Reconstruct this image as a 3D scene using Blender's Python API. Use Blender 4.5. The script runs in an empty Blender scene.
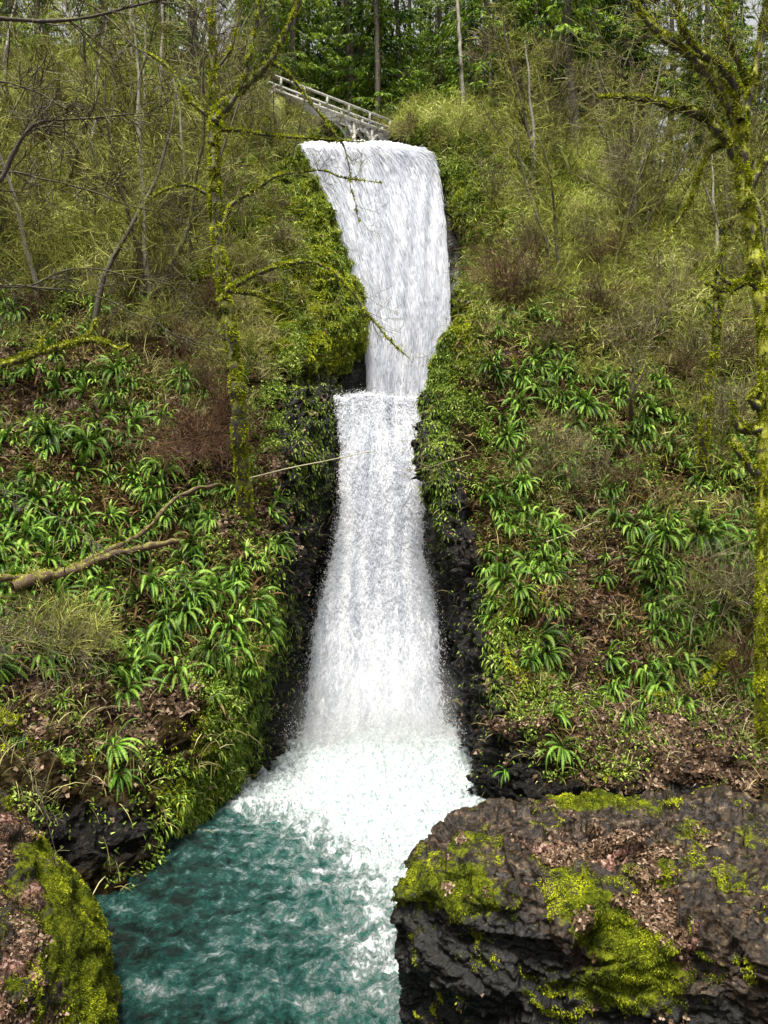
import bpy, math, random
import numpy as np
from mathutils import Vector, Matrix

random.seed(7)
RNG = np.random.default_rng(7)
SC = bpy.context.scene
COL = SC.collection
F = 773.0          # focal length in pixels of the 768x1024 photograph
CZ = 9.0           # camera height above the pool


def at(px, py, Y):
    return np.array([(px - 384) / F * Y, Y, CZ - (py - 512) / F * Y])


def proj(P):
    P = np.asarray(P, float)
    return 384 + P[..., 0] / P[..., 1] * F, 512 - (P[..., 2] - CZ) / P[..., 1] * F


# ------------------------------------------------------------------ noise
_perm = np.random.default_rng(3).permutation(512).astype(np.int64)
_g = np.random.default_rng(4).normal(size=(512, 3))
_g /= np.linalg.norm(_g, axis=1)[:, None]


def pnoise(P):
    P = np.asarray(P, float)
    i = np.floor(P).astype(np.int64)
    f = P - i
    w = f * f * f * (f * (f * 6 - 15) + 10)
    out = 0
    for dx in (0, 1):
        hx = _perm[(i[:, 0] + dx) & 511]
        wx = w[:, 0] if dx else 1 - w[:, 0]
        for dy in (0, 1):
            hy = _perm[(hx + i[:, 1] + dy) & 511]
            wy = w[:, 1] if dy else 1 - w[:, 1]
            for dz in (0, 1):
                h = _perm[(hy + i[:, 2] + dz) & 511]
                wz = w[:, 2] if dz else 1 - w[:, 2]
                g = _g[h]
                out = out + wx * wy * wz * (g[:, 0] * (f[:, 0] - dx) + g[:, 1] * (f[:, 1] - dy) + g[:, 2] * (f[:, 2] - dz))
    return out * 1.5


def fbm(P, oct=4, lac=2.1, gain=.5):
    s = 0
    a = 1.0
    Q = np.array(P, float)
    for _ in range(oct):
        s = s + a * pnoise(Q)
        Q = Q * lac + 17.3
        a *= gain
    return s


def ridge(P, oct=4):
    s = 0
    a = 1.0
    Q = np.array(P, float)
    for _ in range(oct):
        s = s + a * (1 - 2 * np.abs(pnoise(Q)))
        Q = Q * 2.1 + 11.7
        a *= .5
    return s - .9


def cells(P, seed=0):
    """faceting: each point takes the value of a tilted plane of its nearest jittered cell"""
    P = np.asarray(P, float)
    i = np.floor(P).astype(np.int64)
    best = np.full(len(P), 9e9)
    val = np.zeros(len(P))
    for dx in (-1, 0, 1):
        for dy in (-1, 0, 1):
            for dz in (-1, 0, 1):
                c = i + np.array([dx, dy, dz])
                h = _perm[(_perm[(_perm[(c[:, 0] + seed) & 511] + c[:, 1]) & 511] + c[:, 2]) & 511]
                j = c + .5 + _g[h] * .45
                d = P - j
                dd = (d * d).sum(1)
                m = dd < best
                v = (h % 97) / 97.0 - .5 + (d * _g[(h + 31) & 511]).sum(1) * .9
                val = np.where(m, v, val)
                best = np.where(m, dd, best)
    return val


def smooth(a, b, x):
    t = np.clip((x - a) / (b - a), 0, 1)
    return t * t * (3 - 2 * t)


# ------------------------------------------------------------------ mesh helpers
def mesh_from(name, V, Fc, tint=None, smooth_=False, attrs=None, n=4):
    me = bpy.data.meshes.new(name)
    V = np.ascontiguousarray(V, dtype=np.float32)
    Fc = np.ascontiguousarray(Fc, dtype=np.int32)
    me.vertices.add(len(V))
    me.vertices.foreach_set('co', V.ravel())
    me.loops.add(Fc.size)
    me.loops.foreach_set('vertex_index', Fc.ravel())
    me.polygons.add(len(Fc))
    me.polygons.foreach_set('loop_start', np.arange(0, Fc.size, Fc.shape[1], dtype=np.int32))
    me.polygons.foreach_set('loop_total', np.full(len(Fc), Fc.shape[1], dtype=np.int32))
    if smooth_:
        me.polygons.foreach_set('use_smooth', np.ones(len(Fc), dtype=bool))
    me.update(calc_edges=True)
    d = dict(attrs or {})
    if tint is not None:
        d['tint'] = tint
    for k, v in d.items():
        a = me.attributes.new(k, 'FLOAT', 'POINT')
        a.data.foreach_set('value', np.ascontiguousarray(v, dtype=np.float32))
    return me


def add_obj(name, me, mat=None, parent=None):
    o = bpy.data.objects.new(name, me)
    COL.objects.link(o)
    if mat is not None and me is not None and not me.materials:
        me.materials.append(mat)
    if parent is not None:
        o.parent = parent
    return o


def tag(o, label=None, cat=None, group=None, kind=None):
    if label: o['label'] = label
    if cat: o['category'] = cat
    if group: o['group'] = group
    if kind: o['kind'] = kind
    return o


def empty(name, loc=(0, 0, 0)):
    o = bpy.data.objects.new(name, None)
    o.location = loc
    o.empty_display_size = .3
    COL.objects.link(o)
    return o


def unit(v):
    v = np.asarray(v, float)
    return v / np.maximum(np.linalg.norm(v, axis=-1, keepdims=True), 1e-9)


def ribbons(P, D, S, L, W, nseg=1, grav=0.0, tip=.15, curl=None):
    """N blades from points P along D with side S; returns V,F. grav bends them down, tip = relative tip width"""
    N = len(P)
    L = np.broadcast_to(L, (N,)).astype(float)
    W = np.broadcast_to(W, (N,)).astype(float)
    grav = np.broadcast_to(grav, (N,)).astype(float)
    V = np.zeros((N, nseg + 1, 2, 3))
    pos = np.array(P, float)
    d = unit(D)
    for k in range(nseg + 1):
        t = k / nseg
        w = W * ((1 - t) + tip * t) if nseg == 1 else W * (np.sin(np.pi * min(.15 + .85 * t, 1)) * (1 - tip) + tip * (1 if t < 1 else .3))
        V[:, k, 0] = pos - S * w[:, None] * .5
        V[:, k, 1] = pos + S * w[:, None] * .5
        pos = pos + d * (L / nseg)[:, None]
        d = d.copy()
        d[:, 2] -= grav / nseg
        d = unit(d)
    V = V.reshape(N, -1, 3)
    base = np.arange(N)[:, None] * ((nseg + 1) * 2)
    fs = []
    for k in range(nseg):
        a = base + 2 * k
        fs.append(np.concatenate([a, a + 1, a + 3, a + 2], 1))
    Fc = np.stack(fs, 1).reshape(-1, 4)
    return V.reshape(-1, 3), Fc, (nseg + 1) * 2


def rand_unit(n, rng=RNG):
    return unit(rng.normal(size=(n, 3)))


def tangent_rand(N, rng=RNG):
    r = rand_unit(len(N), rng)
    return unit(r - (r * N).sum(1)[:, None] * N)


class Tubes:
    def __init__(s):
        s.V = []; s.F = []; s.n = 0; s.T = []; s.pts = []

    def add(s, pts, r0, r1=None, sides=6, rad=None, wob=0.0, tint=None, rng=random):
        pts = np.asarray(pts, float)
        m = len(pts)
        if rad is None:
            rad = np.linspace(r0, r1 if r1 is not None else r0, m)
        d = unit(np.gradient(pts, axis=0))
        up = np.array([0, 0, 1.0]) if abs(d[0][2]) < .9 else np.array([1.0, 0, 0])
        a = unit(np.cross(d, up)); b = np.cross(d, a)
        ang = np.arange(sides) / sides * 2 * np.pi
        ring = a[:, None] * np.cos(ang)[None, :, None] + b[:, None] * np.sin(ang)[None, :, None]
        rr = np.asarray(rad)[:, None] * np.ones((m, sides))
        if wob:
            q = (pts[:, None] + ring * rr[..., None]).reshape(-1, 3)
            rr = rr * (1 + wob * fbm(q * 3.0, 3).reshape(m, sides))
        V = pts[:, None] + ring * rr[..., None]
        s.V.append(V.reshape(-1, 3))
        i = np.arange(m - 1)[:, None] * sides
        j = np.arange(sides)[None]
        k = (j + 1) % sides
        q = np.stack([i + j, i + k, i + k + sides, i + j + sides], -1).reshape(-1, 4) + s.n
        s.F.append(q)
        s.T.append(np.full(m * sides, rng.random() if tint is None else tint))
        s.n += m * sides
        s.pts.append((pts, np.asarray(rad)))

    def mesh(s, name):
        return mesh_from(name, np.concatenate(s.V), np.concatenate(s.F), tint=np.concatenate(s.T), smooth_=True)


def crom(P, n):
    """catmull-rom resample of rows P[k,...] to n samples along axis 0"""
    P = np.asarray(P, float)
    k = len(P)
    Q = np.concatenate([2 * P[:1] - P[1:2], P, 2 * P[-1:] - P[-2:-1]])
    t = np.linspace(0, k - 1, n)
    i = np.minimum(t.astype(int), k - 2)
    f = (t - i).reshape([-1] + [1] * (P.ndim - 1))
    p0, p1, p2, p3 = Q[i], Q[i + 1], Q[i + 2], Q[i + 3]
    return .5 * (2 * p1 + (p2 - p0) * f + (2 * p0 - 5 * p1 + 4 * p2 - p3) * f * f + (3 * p1 - p0 - 3 * p2 + p3) * f ** 3)


def wline(px, Y, z=-.5):
    return (px, 512 + (CZ - z) * F / Y, Y)


def patch(rows, nu, nv, z0=None):
    G = np.array([[at(*c) for c in r] for r in rows])
    G = crom(G, nv)
    G = np.swapaxes(crom(np.swapaxes(G, 0, 1), nu), 0, 1)
    return G       # nv, nu, 3


def grid_normals(G):
    du = np.gradient(G, axis=1); dv = np.gradient(G, axis=0)
    n = np.cross(du, dv)
    return unit(n)


def grid_faces(nv, nu):
    i = np.arange(nv - 1)[:, None] * nu; j = np.arange(nu - 1)[None]
    return np.stack([i + j, i + j + 1, i + j + nu + 1, i + j + nu], -1).reshape(-1, 4)


def blobs(px, py, lst):
    s = np.zeros(np.shape(px))
    for cx, cy, rx, ry, w in lst:
        s = s + w * np.exp(-(((px - cx) / rx) ** 2 + ((py - cy) / ry) ** 2))
    return s


# ------------------------------------------------------------------ materials
class NT:
    def __init__(s, name):
        s.m = bpy.data.materials.new(name); s.m.use_nodes = True
        s.t = s.m.node_tree; s.t.nodes.clear()
        s.out = s.t.nodes.new('ShaderNodeOutputMaterial')

    def n(s, typ, ins=None, **kw):
        nd = s.t.nodes.new(typ)
        for k, v in kw.items():
            setattr(nd, k, v)
        for k, v in (ins or {}).items():
            s.set(nd, k, v)
        return nd

    def set(s, nd, k, v):
        inp = nd.inputs[k]
        if isinstance(v, bpy.types.NodeSocket): s.t.links.new(v, inp)
        else: inp.default_value = v

    def attr(s, name): return s.n('ShaderNodeAttribute', attribute_name=name).outputs['Fac']

    def co(s, scale=(1, 1, 1)):
        g = s.n('ShaderNodeNewGeometry').outputs['Position']
        return s.n('ShaderNodeVectorMath', {0: g, 1: scale}, operation='MULTIPLY').outputs[0]

    def oco(s, scale=(1, 1, 1)):
        g = s.n('ShaderNodeTexCoord').outputs['Object']
        return s.n('ShaderNodeVectorMath', {0: g, 1: scale}, operation='MULTIPLY').outputs[0]

    def noise(s, vec, scale, detail=4, rough=.55, dist=0):
        return s.n('ShaderNodeTexNoise', {'Vector': vec, 'Scale': scale, 'Detail': detail, 'Roughness': rough, 'Distortion': dist}).outputs['Fac']

    def ramp(s, fac, stops, interp='LINEAR'):
        r = s.n('ShaderNodeValToRGB', {'Fac': fac})
        cr = r.color_ramp; cr.interpolation = interp
        while len(cr.elements) < len(stops): cr.elements.new(.5)
        for e, (p, c) in zip(cr.elements, stops):
            e.position = p
            e.color = (c if isinstance(c, tuple) else (c, c, c)) + (1,)
        return r.outputs['Color']

    def mix(s, f, a, b):
        n = s.n('ShaderNodeMix', data_type='RGBA')
        s.set(n, 'Factor', f)
        for k, v in ((6, a), (7, b)):
            if isinstance(v, bpy.types.NodeSocket): s.t.links.new(v, n.inputs[k])
            else: n.inputs[k].default_value = tuple(v) + (1,) if len(v) == 3 else v
        return n.outputs[2]

    def math(s, op, a, b=0.0, clamp=False):
        return s.n('ShaderNodeMath', {0: a, 1: b}, operation=op, use_clamp=clamp).outputs[0]

    def step(s, x, lo, hi):
        return s.n('ShaderNodeMapRange', {'Value': x, 'From Min': lo, 'From Max': hi}, interpolation_type='SMOOTHSTEP').outputs[0]

    def bump(s, h, strength, dist, normal=None):
        i = {'Height': h, 'Strength': strength, 'Distance': dist}
        if normal is not None: i['Normal'] = normal
        return s.n('ShaderNodeBump', i).outputs[0]

    def bsdf(s, **k):
        b = s.n('ShaderNodeBsdfPrincipled')
        for kk, v in k.items():
            kk = kk.replace('_', ' ')
            if kk == 'Base Color' and isinstance(v, tuple): v = v + (1,)
            s.set(b, kk, v)
        return b.outputs[0]

    def done(s, sh):
        s.t.links.new(sh, s.out.inputs['Surface']); return s.m


def leaf_mat(name, stops, rough=.5, transl=.25, vary=.35, spec=.12):
    t = NT(name)
    fac = t.attr('tint')
    c = t.ramp(fac, stops)
    rnd = t.n('ShaderNodeObjectInfo').outputs['Random']
    k = t.math('ADD', t.math('MULTIPLY', rnd, vary), 1 - vary * .5)
    c = t.n('ShaderNodeVectorMath', {0: c, 1: k}, operation='MULTIPLY').outputs[0]
    b = t.bsdf(Base_Color=c, Roughness=rough, Specular_IOR_Level=spec)
    if transl:
        tr = t.n('ShaderNodeBsdfTranslucent', {'Color': c}).outputs[0]
        b = t.n('ShaderNodeMixShader', {0: transl, 1: b, 2: tr}).outputs[0]
    return t.done(b)


def ground_mat(name='ground', stones=None):
    t = NT(name)
    p = t.co()
    n1 = t.noise(p, 1.3, 6, .6)
    n2 = t.noise(p, 6, 6, .65)
    n3 = t.noise(p, 22, 4, .7)
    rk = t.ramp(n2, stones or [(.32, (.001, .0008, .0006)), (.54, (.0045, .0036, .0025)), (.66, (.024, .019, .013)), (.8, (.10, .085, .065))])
    vo = t.n('ShaderNodeTexVoronoi', {'Vector': p, 'Scale': 9.0}, feature='F1')
    vc = t.n('ShaderNodeSeparateColor', {0: vo.outputs['Color']}).outputs[0]
    lit = t.ramp(vc, [(0, (.010, .006, .004)), (.35, (.035, .020, .010)), (.65, (.075, .044, .023)), (.9, (.14, .09, .055)), (1, (.22, .15, .12))])
    lit = t.mix(t.step(n3, .35, .65), t.mix(.5, lit, (.02, .012, .007)), lit)
    mo = t.ramp(n2, [(.2, (.006, .009, .001)), (.42, (.03, .042, .003)), (.58, (.11, .135, .007)), (.75, (.27, .29, .013))])
    so = t.ramp(n2, [(.3, (.006, .0045, .002)), (.5, (.018, .013, .006)), (.7, (.065, .05, .022))])
    am = t.math('ADD', t.attr('moss'), t.math('MULTIPLY', t.math('SUBTRACT', n2, .5), 1.6))
    al = t.math('ADD', t.attr('litter'), t.math('MULTIPLY', t.math('SUBTRACT', n1, .5), 1.2))
    ar = t.math('ADD', t.attr('rock'), t.math('MULTIPLY', t.math('SUBTRACT', n2, .5), 1.0))
    c = t.mix(t.step(al, .35, .6), so, lit)
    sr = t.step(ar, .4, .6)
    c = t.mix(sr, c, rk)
    sm = t.step(am, .42, .68)
    c = t.mix(sm, c, mo)
    rough = t.n('ShaderNodeMapRange', {'Value': t.math('MULTIPLY', sr, t.math('SUBTRACT', 1.0, sm)), 'To Min': .85, 'To Max': .38}).outputs[0]
    vr = t.n('ShaderNodeTexVoronoi', {'Vector': t.co((1, 1, 1.8)), 'Scale': 4.5}, feature='F1').outputs['Distance']
    h = t.math('ADD', t.math('MULTIPLY', vr, .5), t.math('ADD', n2, t.math('MULTIPLY', n3, .35)))
    nb = t.bump(h, .9, .16)
    return t.done(t.bsdf(Base_Color=c, Roughness=rough, Normal=nb, Specular_IOR_Level=t.math('MULTIPLY', sr, .22)))


def boulder_mat():
    t = NT('boulder_stone')
    p = t.co()
    n1 = t.noise(p, 1.5, 6, .6); n2 = t.noise(p, 7, 8, .65); n3 = t.noise(p, 40, 4, .7)
    rk = t.ramp(n2, [(.34, (.0018, .0012, .0007)), (.49, (.012, .0075, .004)), (.60, (.045, .029, .016)), (.72, (.22, .165, .11))])
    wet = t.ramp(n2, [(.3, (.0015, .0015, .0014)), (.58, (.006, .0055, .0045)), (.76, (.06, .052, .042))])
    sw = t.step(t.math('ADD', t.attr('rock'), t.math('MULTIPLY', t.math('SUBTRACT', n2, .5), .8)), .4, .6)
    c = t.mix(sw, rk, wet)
    vo = t.n('ShaderNodeTexVoronoi', {'Vector': p, 'Scale': 20.0}, feature='F1')
    vc = t.n('ShaderNodeSeparateColor', {0: vo.outputs['Color']}).outputs[0]
    lit = t.ramp(vc, [(0, (.03, .015, .01)), (.4, (.09, .045, .032)), (.75, (.2, .11, .085)), (1, (.30, .21, .17))])
    al = t.math('ADD', t.attr('litter'), t.math('MULTIPLY', t.math('SUBTRACT', n1, .5), 1.4))
    c = t.mix(t.step(t.math('ADD', al, t.math('MULTIPLY', t.math('SUBTRACT', n3, .5), .8)), .42, .52), c, lit)
    mo = t.ramp(t.math('ADD', t.math('MULTIPLY', n3, .5), t.math('MULTIPLY', n2, .5)), [(.36, (.010, .014, .001)), (.5, (.04, .050, .003)), (.66, (.15, .17, .008))])
    am = t.math('ADD', t.attr('moss'), t.math('ADD', t.math('MULTIPLY', t.math('SUBTRACT', n2, .5), 1.3), t.math('MULTIPLY', t.math('SUBTRACT', n3, .5), .6)))
    sm = t.step(am, .45, .62)
    c = t.mix(sm, c, mo)
    ms = t.n('ShaderNodeTexMusgrave') if False else None
    vr = t.n('ShaderNodeTexVoronoi', {'Vector': t.co((1, 1, 1.5)), 'Scale': 6.0}, feature='F1').outputs['Distance']
    h = t.math('ADD', t.math('MULTIPLY', vr, .6), t.math('ADD', n2, t.math('MULTIPLY', n3, .25)))
    nb = t.bump(h, .8, .06)
    rough = t.n('ShaderNodeMapRange', {'Value': sm, 'To Min': .38, 'To Max': .9}).outputs[0]
    sp = t.n('ShaderNodeMapRange', {'Value': t.math('MAXIMUM', sm, t.step(al, .3, .5)), 'To Min': .24, 'To Max': .05}).outputs[0]
    return t.done(t.bsdf(Base_Color=c, Roughness=rough, Normal=nb, Specular_IOR_Level=sp))


def bark_mat(name, bark, moss, mossy=.5, pale=None):
    t = NT(name)
    p = t.co()
    n2 = t.noise(p, 5, 5, .65); n3 = t.noise(p, 30, 3, .7)
    b = t.ramp(n3, [(.3, tuple(x * .35 for x in bark)), (.55, bark), (.8, tuple(min(1, x * 1.9) for x in bark))])
    m = t.ramp(n3, [(.25, tuple(x * .3 for x in moss)), (.5, moss), (.8, tuple(min(1, x * 1.7) for x in moss))])
    nz = t.n('ShaderNodeSeparateXYZ', {0: t.n('ShaderNodeNewGeometry').outputs['Normal']}).outputs[2]
    f = t.math('ADD', t.math('MULTIPLY', nz, .35), t.math('ADD', t.math('MULTIPLY', t.math('SUBTRACT', n2, .5), 2.2), mossy))
    c = t.mix(t.step(f, .35, .62), b, m)
    nb = t.bump(t.math('ADD', n3, n2), .7, .03)
    return t.done(t.bsdf(Base_Color=c, Roughness=.8, Normal=nb))


def fall_mat(name, cols, sx, sy, ragged):
    """foamy falling water: attribute u (0..1 across), s (metres across), v (metres down)"""
    t = NT(name)
    u = t.attr('u'); s = t.attr('s'); v = t.attr('v')
    vec = t.n('ShaderNodeCombineXYZ', {0: s, 1: v}).outputs[0]
    warp = t.n('ShaderNodeTexNoise', {'Vector': vec, 'Scale': .8, 'Detail': 3.0}).outputs['Color']
    vec = t.n('ShaderNodeVectorMath', {0: vec, 1: t.n('ShaderNodeVectorMath', {0: warp, 1: (.35, .6, 0)}, operation='MULTIPLY').outputs[0]}, operation='ADD').outputs[0]
    v1 = t.n('ShaderNodeVectorMath', {0: vec, 1: (sx, sy, 1)}, operation='MULTIPLY').outputs[0]
    a = t.noise(v1, 1.0, 6, .68)
    v2 = t.n('ShaderNodeVectorMath', {0: vec, 1: (sx * 2.6, sy * 4.5, 1)}, operation='MULTIPLY').outputs[0]
    b = t.noise(v2, 1.0, 5, .75)
    f = t.math('ADD', t.math('MULTIPLY', a, .62), t.math('MULTIPLY', b, .38))
    c = t.ramp(f, cols)
    nb = t.bump(f, .35, .05)
    sh = t.bsdf(Base_Color=c, Roughness=.6, Normal=nb, Specular_IOR_Level=.4, Subsurface_Weight=0.0)
    # ragged edges
    e = t.math('MULTIPLY', t.math('MINIMUM', u, t.math('SUBTRACT', 1.0, u)), 1.0)
    cut = t.math('ADD', t.math('MULTIPLY', e, ragged), t.math('SUBTRACT', f, .62))
    al = t.step(cut, -.02, .07)
    thin = t.attr('thin')
    al = t.math('MULTIPLY', al, t.math('SUBTRACT', 1.0, t.math('MULTIPLY', thin, t.step(f, .56, .46))))
    tr = t.n('ShaderNodeBsdfTransparent').outputs[0]
    return t.done(t.n('ShaderNodeMixShader', {0: al, 1: tr, 2: sh}).outputs[0])


def pool_mat():
    t = NT('pool_water')
    p = t.co()
    w = t.n('ShaderNodeTexNoise', {'Vector': p, 'Scale': .9, 'Detail': 3.0}).outputs['Color']
    pw = t.n('ShaderNodeVectorMath', {0: p, 1: t.n('ShaderNodeVectorMath', {0: w, 1: (.6, .6, 0)}, operation='MULTIPLY').outputs[0]}, operation='ADD').outputs[0]
    pw = t.n('ShaderNodeVectorMath', {0: pw, 1: (1.0, 1.0, .3)}, operation='MULTIPLY').outputs[0]
    a = t.noise(pw, 2.6, 8, .74, .15)
    r = t.noise(pw, 6.5, 6, .72, .3)
    rid = t.math('SUBTRACT', 1.0, t.math('MULTIPLY', t.math('ABSOLUTE', t.math('SUBTRACT', r, .5)), 5.0), clamp=True)
    foam = t.attr('foam')
    q = t.math('ADD', foam, t.math('ADD', t.math('MULTIPLY', t.math('SUBTRACT', a, .5), 2.9), t.math('MULTIPLY', t.math('SUBTRACT', rid, .5), .62)))
    fm = t.step(q, .36, .98)
    n1 = t.noise(p, .5, 3)
    teal = t.ramp(t.math('ADD', t.math('MULTIPLY', foam, .75), t.math('MULTIPLY', t.math('SUBTRACT', a, .26), 1.6)),
                  [(.20, (.002, .0045, .0035)), (.34, (.004, .018, .014)), (.46, (.007, .042, .034)), (.58, (.026, .092, .077)), (.70, (.085, .18, .155)), (.92, (.22, .33, .30))])
    wh = t.ramp(t.noise(pw, 9, 5, .75), [(.3, (.11, .19, .18)), (.42, (.30, .37, .37)), (.54, (.50, .53, .535)), (.70, (.66, .67, .675))])
    c = t.mix(fm, teal, wh)
    rough = t.n('ShaderNodeMapRange', {'Value': fm, 'To Min': .12, 'To Max': .6}).outputs[0]
    h = t.math('ADD', t.math('MULTIPLY', a, .8), t.math('ADD', t.math('MULTIPLY', fm, .35), t.math('MULTIPLY', t.noise(pw, 9, 4, .65), .4)))
    nb = t.bump(t.math('ADD', h, t.math('MULTIPLY', t.noise(pw, 24, 3, .7), .25)), 1.0, .22)
    return t.done(t.bsdf(Base_Color=c, Roughness=rough, Normal=nb, IOR=1.33))


def plain_mat(name, a, b, rough=.8, scale=8):
    t = NT(name)
    n = t.noise(t.co(), scale, 5, .6)
    return t.done(t.bsdf(Base_Color=t.ramp(n, [(.3, a), (.7, b)]), Roughness=rough, Normal=t.bump(n, .4, .02)))


M = {}
M['ground'] = ground_mat()
M['cliff'] = ground_mat('cliff_stone', [(.3, (.02, .02, .02)), (.5, (.07, .07, .068)), (.7, (.16, .16, .155)), (.85, (.26, .26, .25))])
M['boulder'] = boulder_mat()
M['pool'] = pool_mat()
M['fall_hi'] = fall_mat('falling_water_upper', [(.30, (.16, .17, .21)), (.40, (.36, .375, .43)), (.50, (.58, .595, .65)), (.62, (.78, .79, .83))], 5.5, .30, 22.0)
M['fall_lo'] = fall_mat('falling_water_lower', [(.28, (.18, .195, .20)), (.38, (.46, .475, .485)), (.47, (.70, .71, .715)), (.62, (.84, .845, .85))], 5.0, 2.0, 10.0)
M['fall_veil'] = fall_mat('falling_water_veil', [(.30, (.40, .42, .43)), (.62, (.60, .61, .61))], 4.0, 2.2, 1.6)
M['spray'] = plain_mat('spray_white', (.5, .51, .52), (.6, .61, .61), .5)
M['under'] = leaf_mat('mossy_undergrowth', [(0, (.05, .050, .010)), (.4, (.21, .25, .03)), (.75, (.42, .48, .075)), (1, (.62, .63, .25))], .8, .1)
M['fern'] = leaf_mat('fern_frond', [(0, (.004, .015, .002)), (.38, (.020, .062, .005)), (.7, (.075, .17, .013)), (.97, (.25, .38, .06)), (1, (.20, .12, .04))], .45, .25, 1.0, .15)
M['fern_dead'] = leaf_mat('fern_dead_frond', [(0, (.03, .017, .007)), (.6, (.09, .05, .02)), (1, (.19, .125, .055))], .8, .1, .3)
M['cover'] = leaf_mat('ground_cover_leaf', [(0, (.012, .024, .003)), (.35, (.06, .105, .010)), (.7, (.17, .25, .025)), (1, (.36, .46, .10))], .5, .2)
M['moss'] = leaf_mat('moss_tuft', [(0, (.010, .015, .002)), (.30, (.045, .060, .003)), (.6, (.17, .20, .008)), (1, (.42, .45, .02))], .8, .2)
M['litter'] = leaf_mat('dead_leaf', [(0, (.010, .006, .003)), (.4, (.045, .026, .014)), (.75, (.12, .074, .042)), (1, (.27, .19, .135))], .6, .05)
M['straw'] = leaf_mat('dry_grass', [(0, (.05, .04, .014)), (.4, (.23, .20, .07)), (.8, (.42, .38, .16)), (1, (.48, .44, .24))], .8, .1)
M['twig'] = leaf_mat('bare_twig', [(0, (.03, .024, .012)), (.5, (.12, .10, .05)), (.85, (.24, .21, .11)), (1, (.36, .33, .2))], .8, 0, .5)
M['twig_red'] = leaf_mat('red_brown_twig', [(0, (.02, .011, .007)), (.5, (.075, .040, .022)), (1, (.16, .095, .055))], .8, 0, .4)
M['twig_green'] = leaf_mat('mossy_twig', [(0, (.04, .04, .010)), (.5, (.16, .165, .032)), (1, (.36, .37, .09))], .8, 0, .5)
M['needles'] = leaf_mat('conifer_needles', [(0, (.006, .018, .002)), (.4, (.04, .09, .005)), (.75, (.16, .26, .012)), (1, (.28, .38, .02))], .5, .2, .6)
M['needles_light'] = leaf_mat('light_needles', [(0, (.03, .055, .006)), (.45, (.13, .20, .02)), (1, (.32, .40, .05))], .5, .25, .5)
M['bark'] = bark_mat('dark_bark', (.055, .042, .03), (.10, .105, .012), .25)
M['bark_moss'] = bark_mat('mossy_bark', (.045, .036, .024), (.13, .14, .009), .48)
M['bark_bright'] = bark_mat('thick_moss_bark', (.05, .04, .022), (.24, .25, .012), .62)
M['bark_maple'] = bark_mat('maple_bark', (.035, .028, .018), (.24, .25, .015), .46)
M['bark_pale'] = bark_mat('pale_bark', (.30, .27, .22), (.12, .13, .03), .12)
M['wood'] = bark_mat('rotten_wood', (.075, .042, .021), (.13, .12, .015), .20)
M['concrete'] = plain_mat('weathered_concrete', (.17, .165, .14), (.36, .35, .31), .85, 3)
M['light_block_earth'] = plain_mat('earth', (.02, .016, .01), (.05, .04, .02), .9, .5)

# ------------------------------------------------------------------ terrain
MOSS = [(300, 220, 70, 110, 1.25), (340, 300, 40, 70, 1.2), (120, 120, 160, 90, .5), (620, 160, 160, 70, .5), (358, 345, 18, 25, .6), (255, 660, 25, 60, 1.0), (228, 745, 28, 60, 1.0),
        (455, 338, 34, 34, 1.6), (432, 440, 14, 60, .5), (480, 190, 45, 100, .8), (560, 200, 60, 40, .45), (215, 240, 60, 100, .45),
        (30, 80, 80, 80, .5), (640, 780, 60, 20, .6), (560, 690, 40, 20, .5), (195, 805, 60, 40, .8), (310, 430, 22, 70, .55), (330, 520, 12, 60, .4), (600, 690, 60, 30, .3),
        (440, 540, 18, 80, .35), (500, 650, 20, 60, .5), (30, 730, 40, 20, .4), (690, 260, 70, 60, .2)]
ROCK = [(85, 835, 110, 50, .9), (305, 510, 30, 100, 1.25), (285, 690, 35, 90, 1.3), (335, 600, 25, 160, .8), (448, 600, 30, 170, 1.0), (472, 670, 26, 90, 1.2), (455, 560, 18, 70, .6), (495, 760, 45, 45, 1.3),
        (600, 800, 120, 26, .8), (455, 270, 9, 60, .9), (350, 375, 22, 22, 1.0), (700, 790, 80, 12, .5), (430, 430, 12, 50, .6)]
LIT = [(590, 560, 22, 60, .8), (585, 650, 40, 40, .6), (100, 690, 110, 70, .7), (20, 640, 60, 60, .5), (180, 450, 60, 45, .5), (590, 590, 45, 110, 1.0), (640, 725, 110, 50, 1.2), (730, 750, 80, 50, 1.0),
       (500, 360, 22, 50, .7), (60, 420, 90, 50, .5), (20, 330, 40, 60, .6), (250, 530, 40, 60, .5), (480, 330, 20, 30, .3)]

SURF_P, SURF_N, SURF_K = [], [], []


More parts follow.
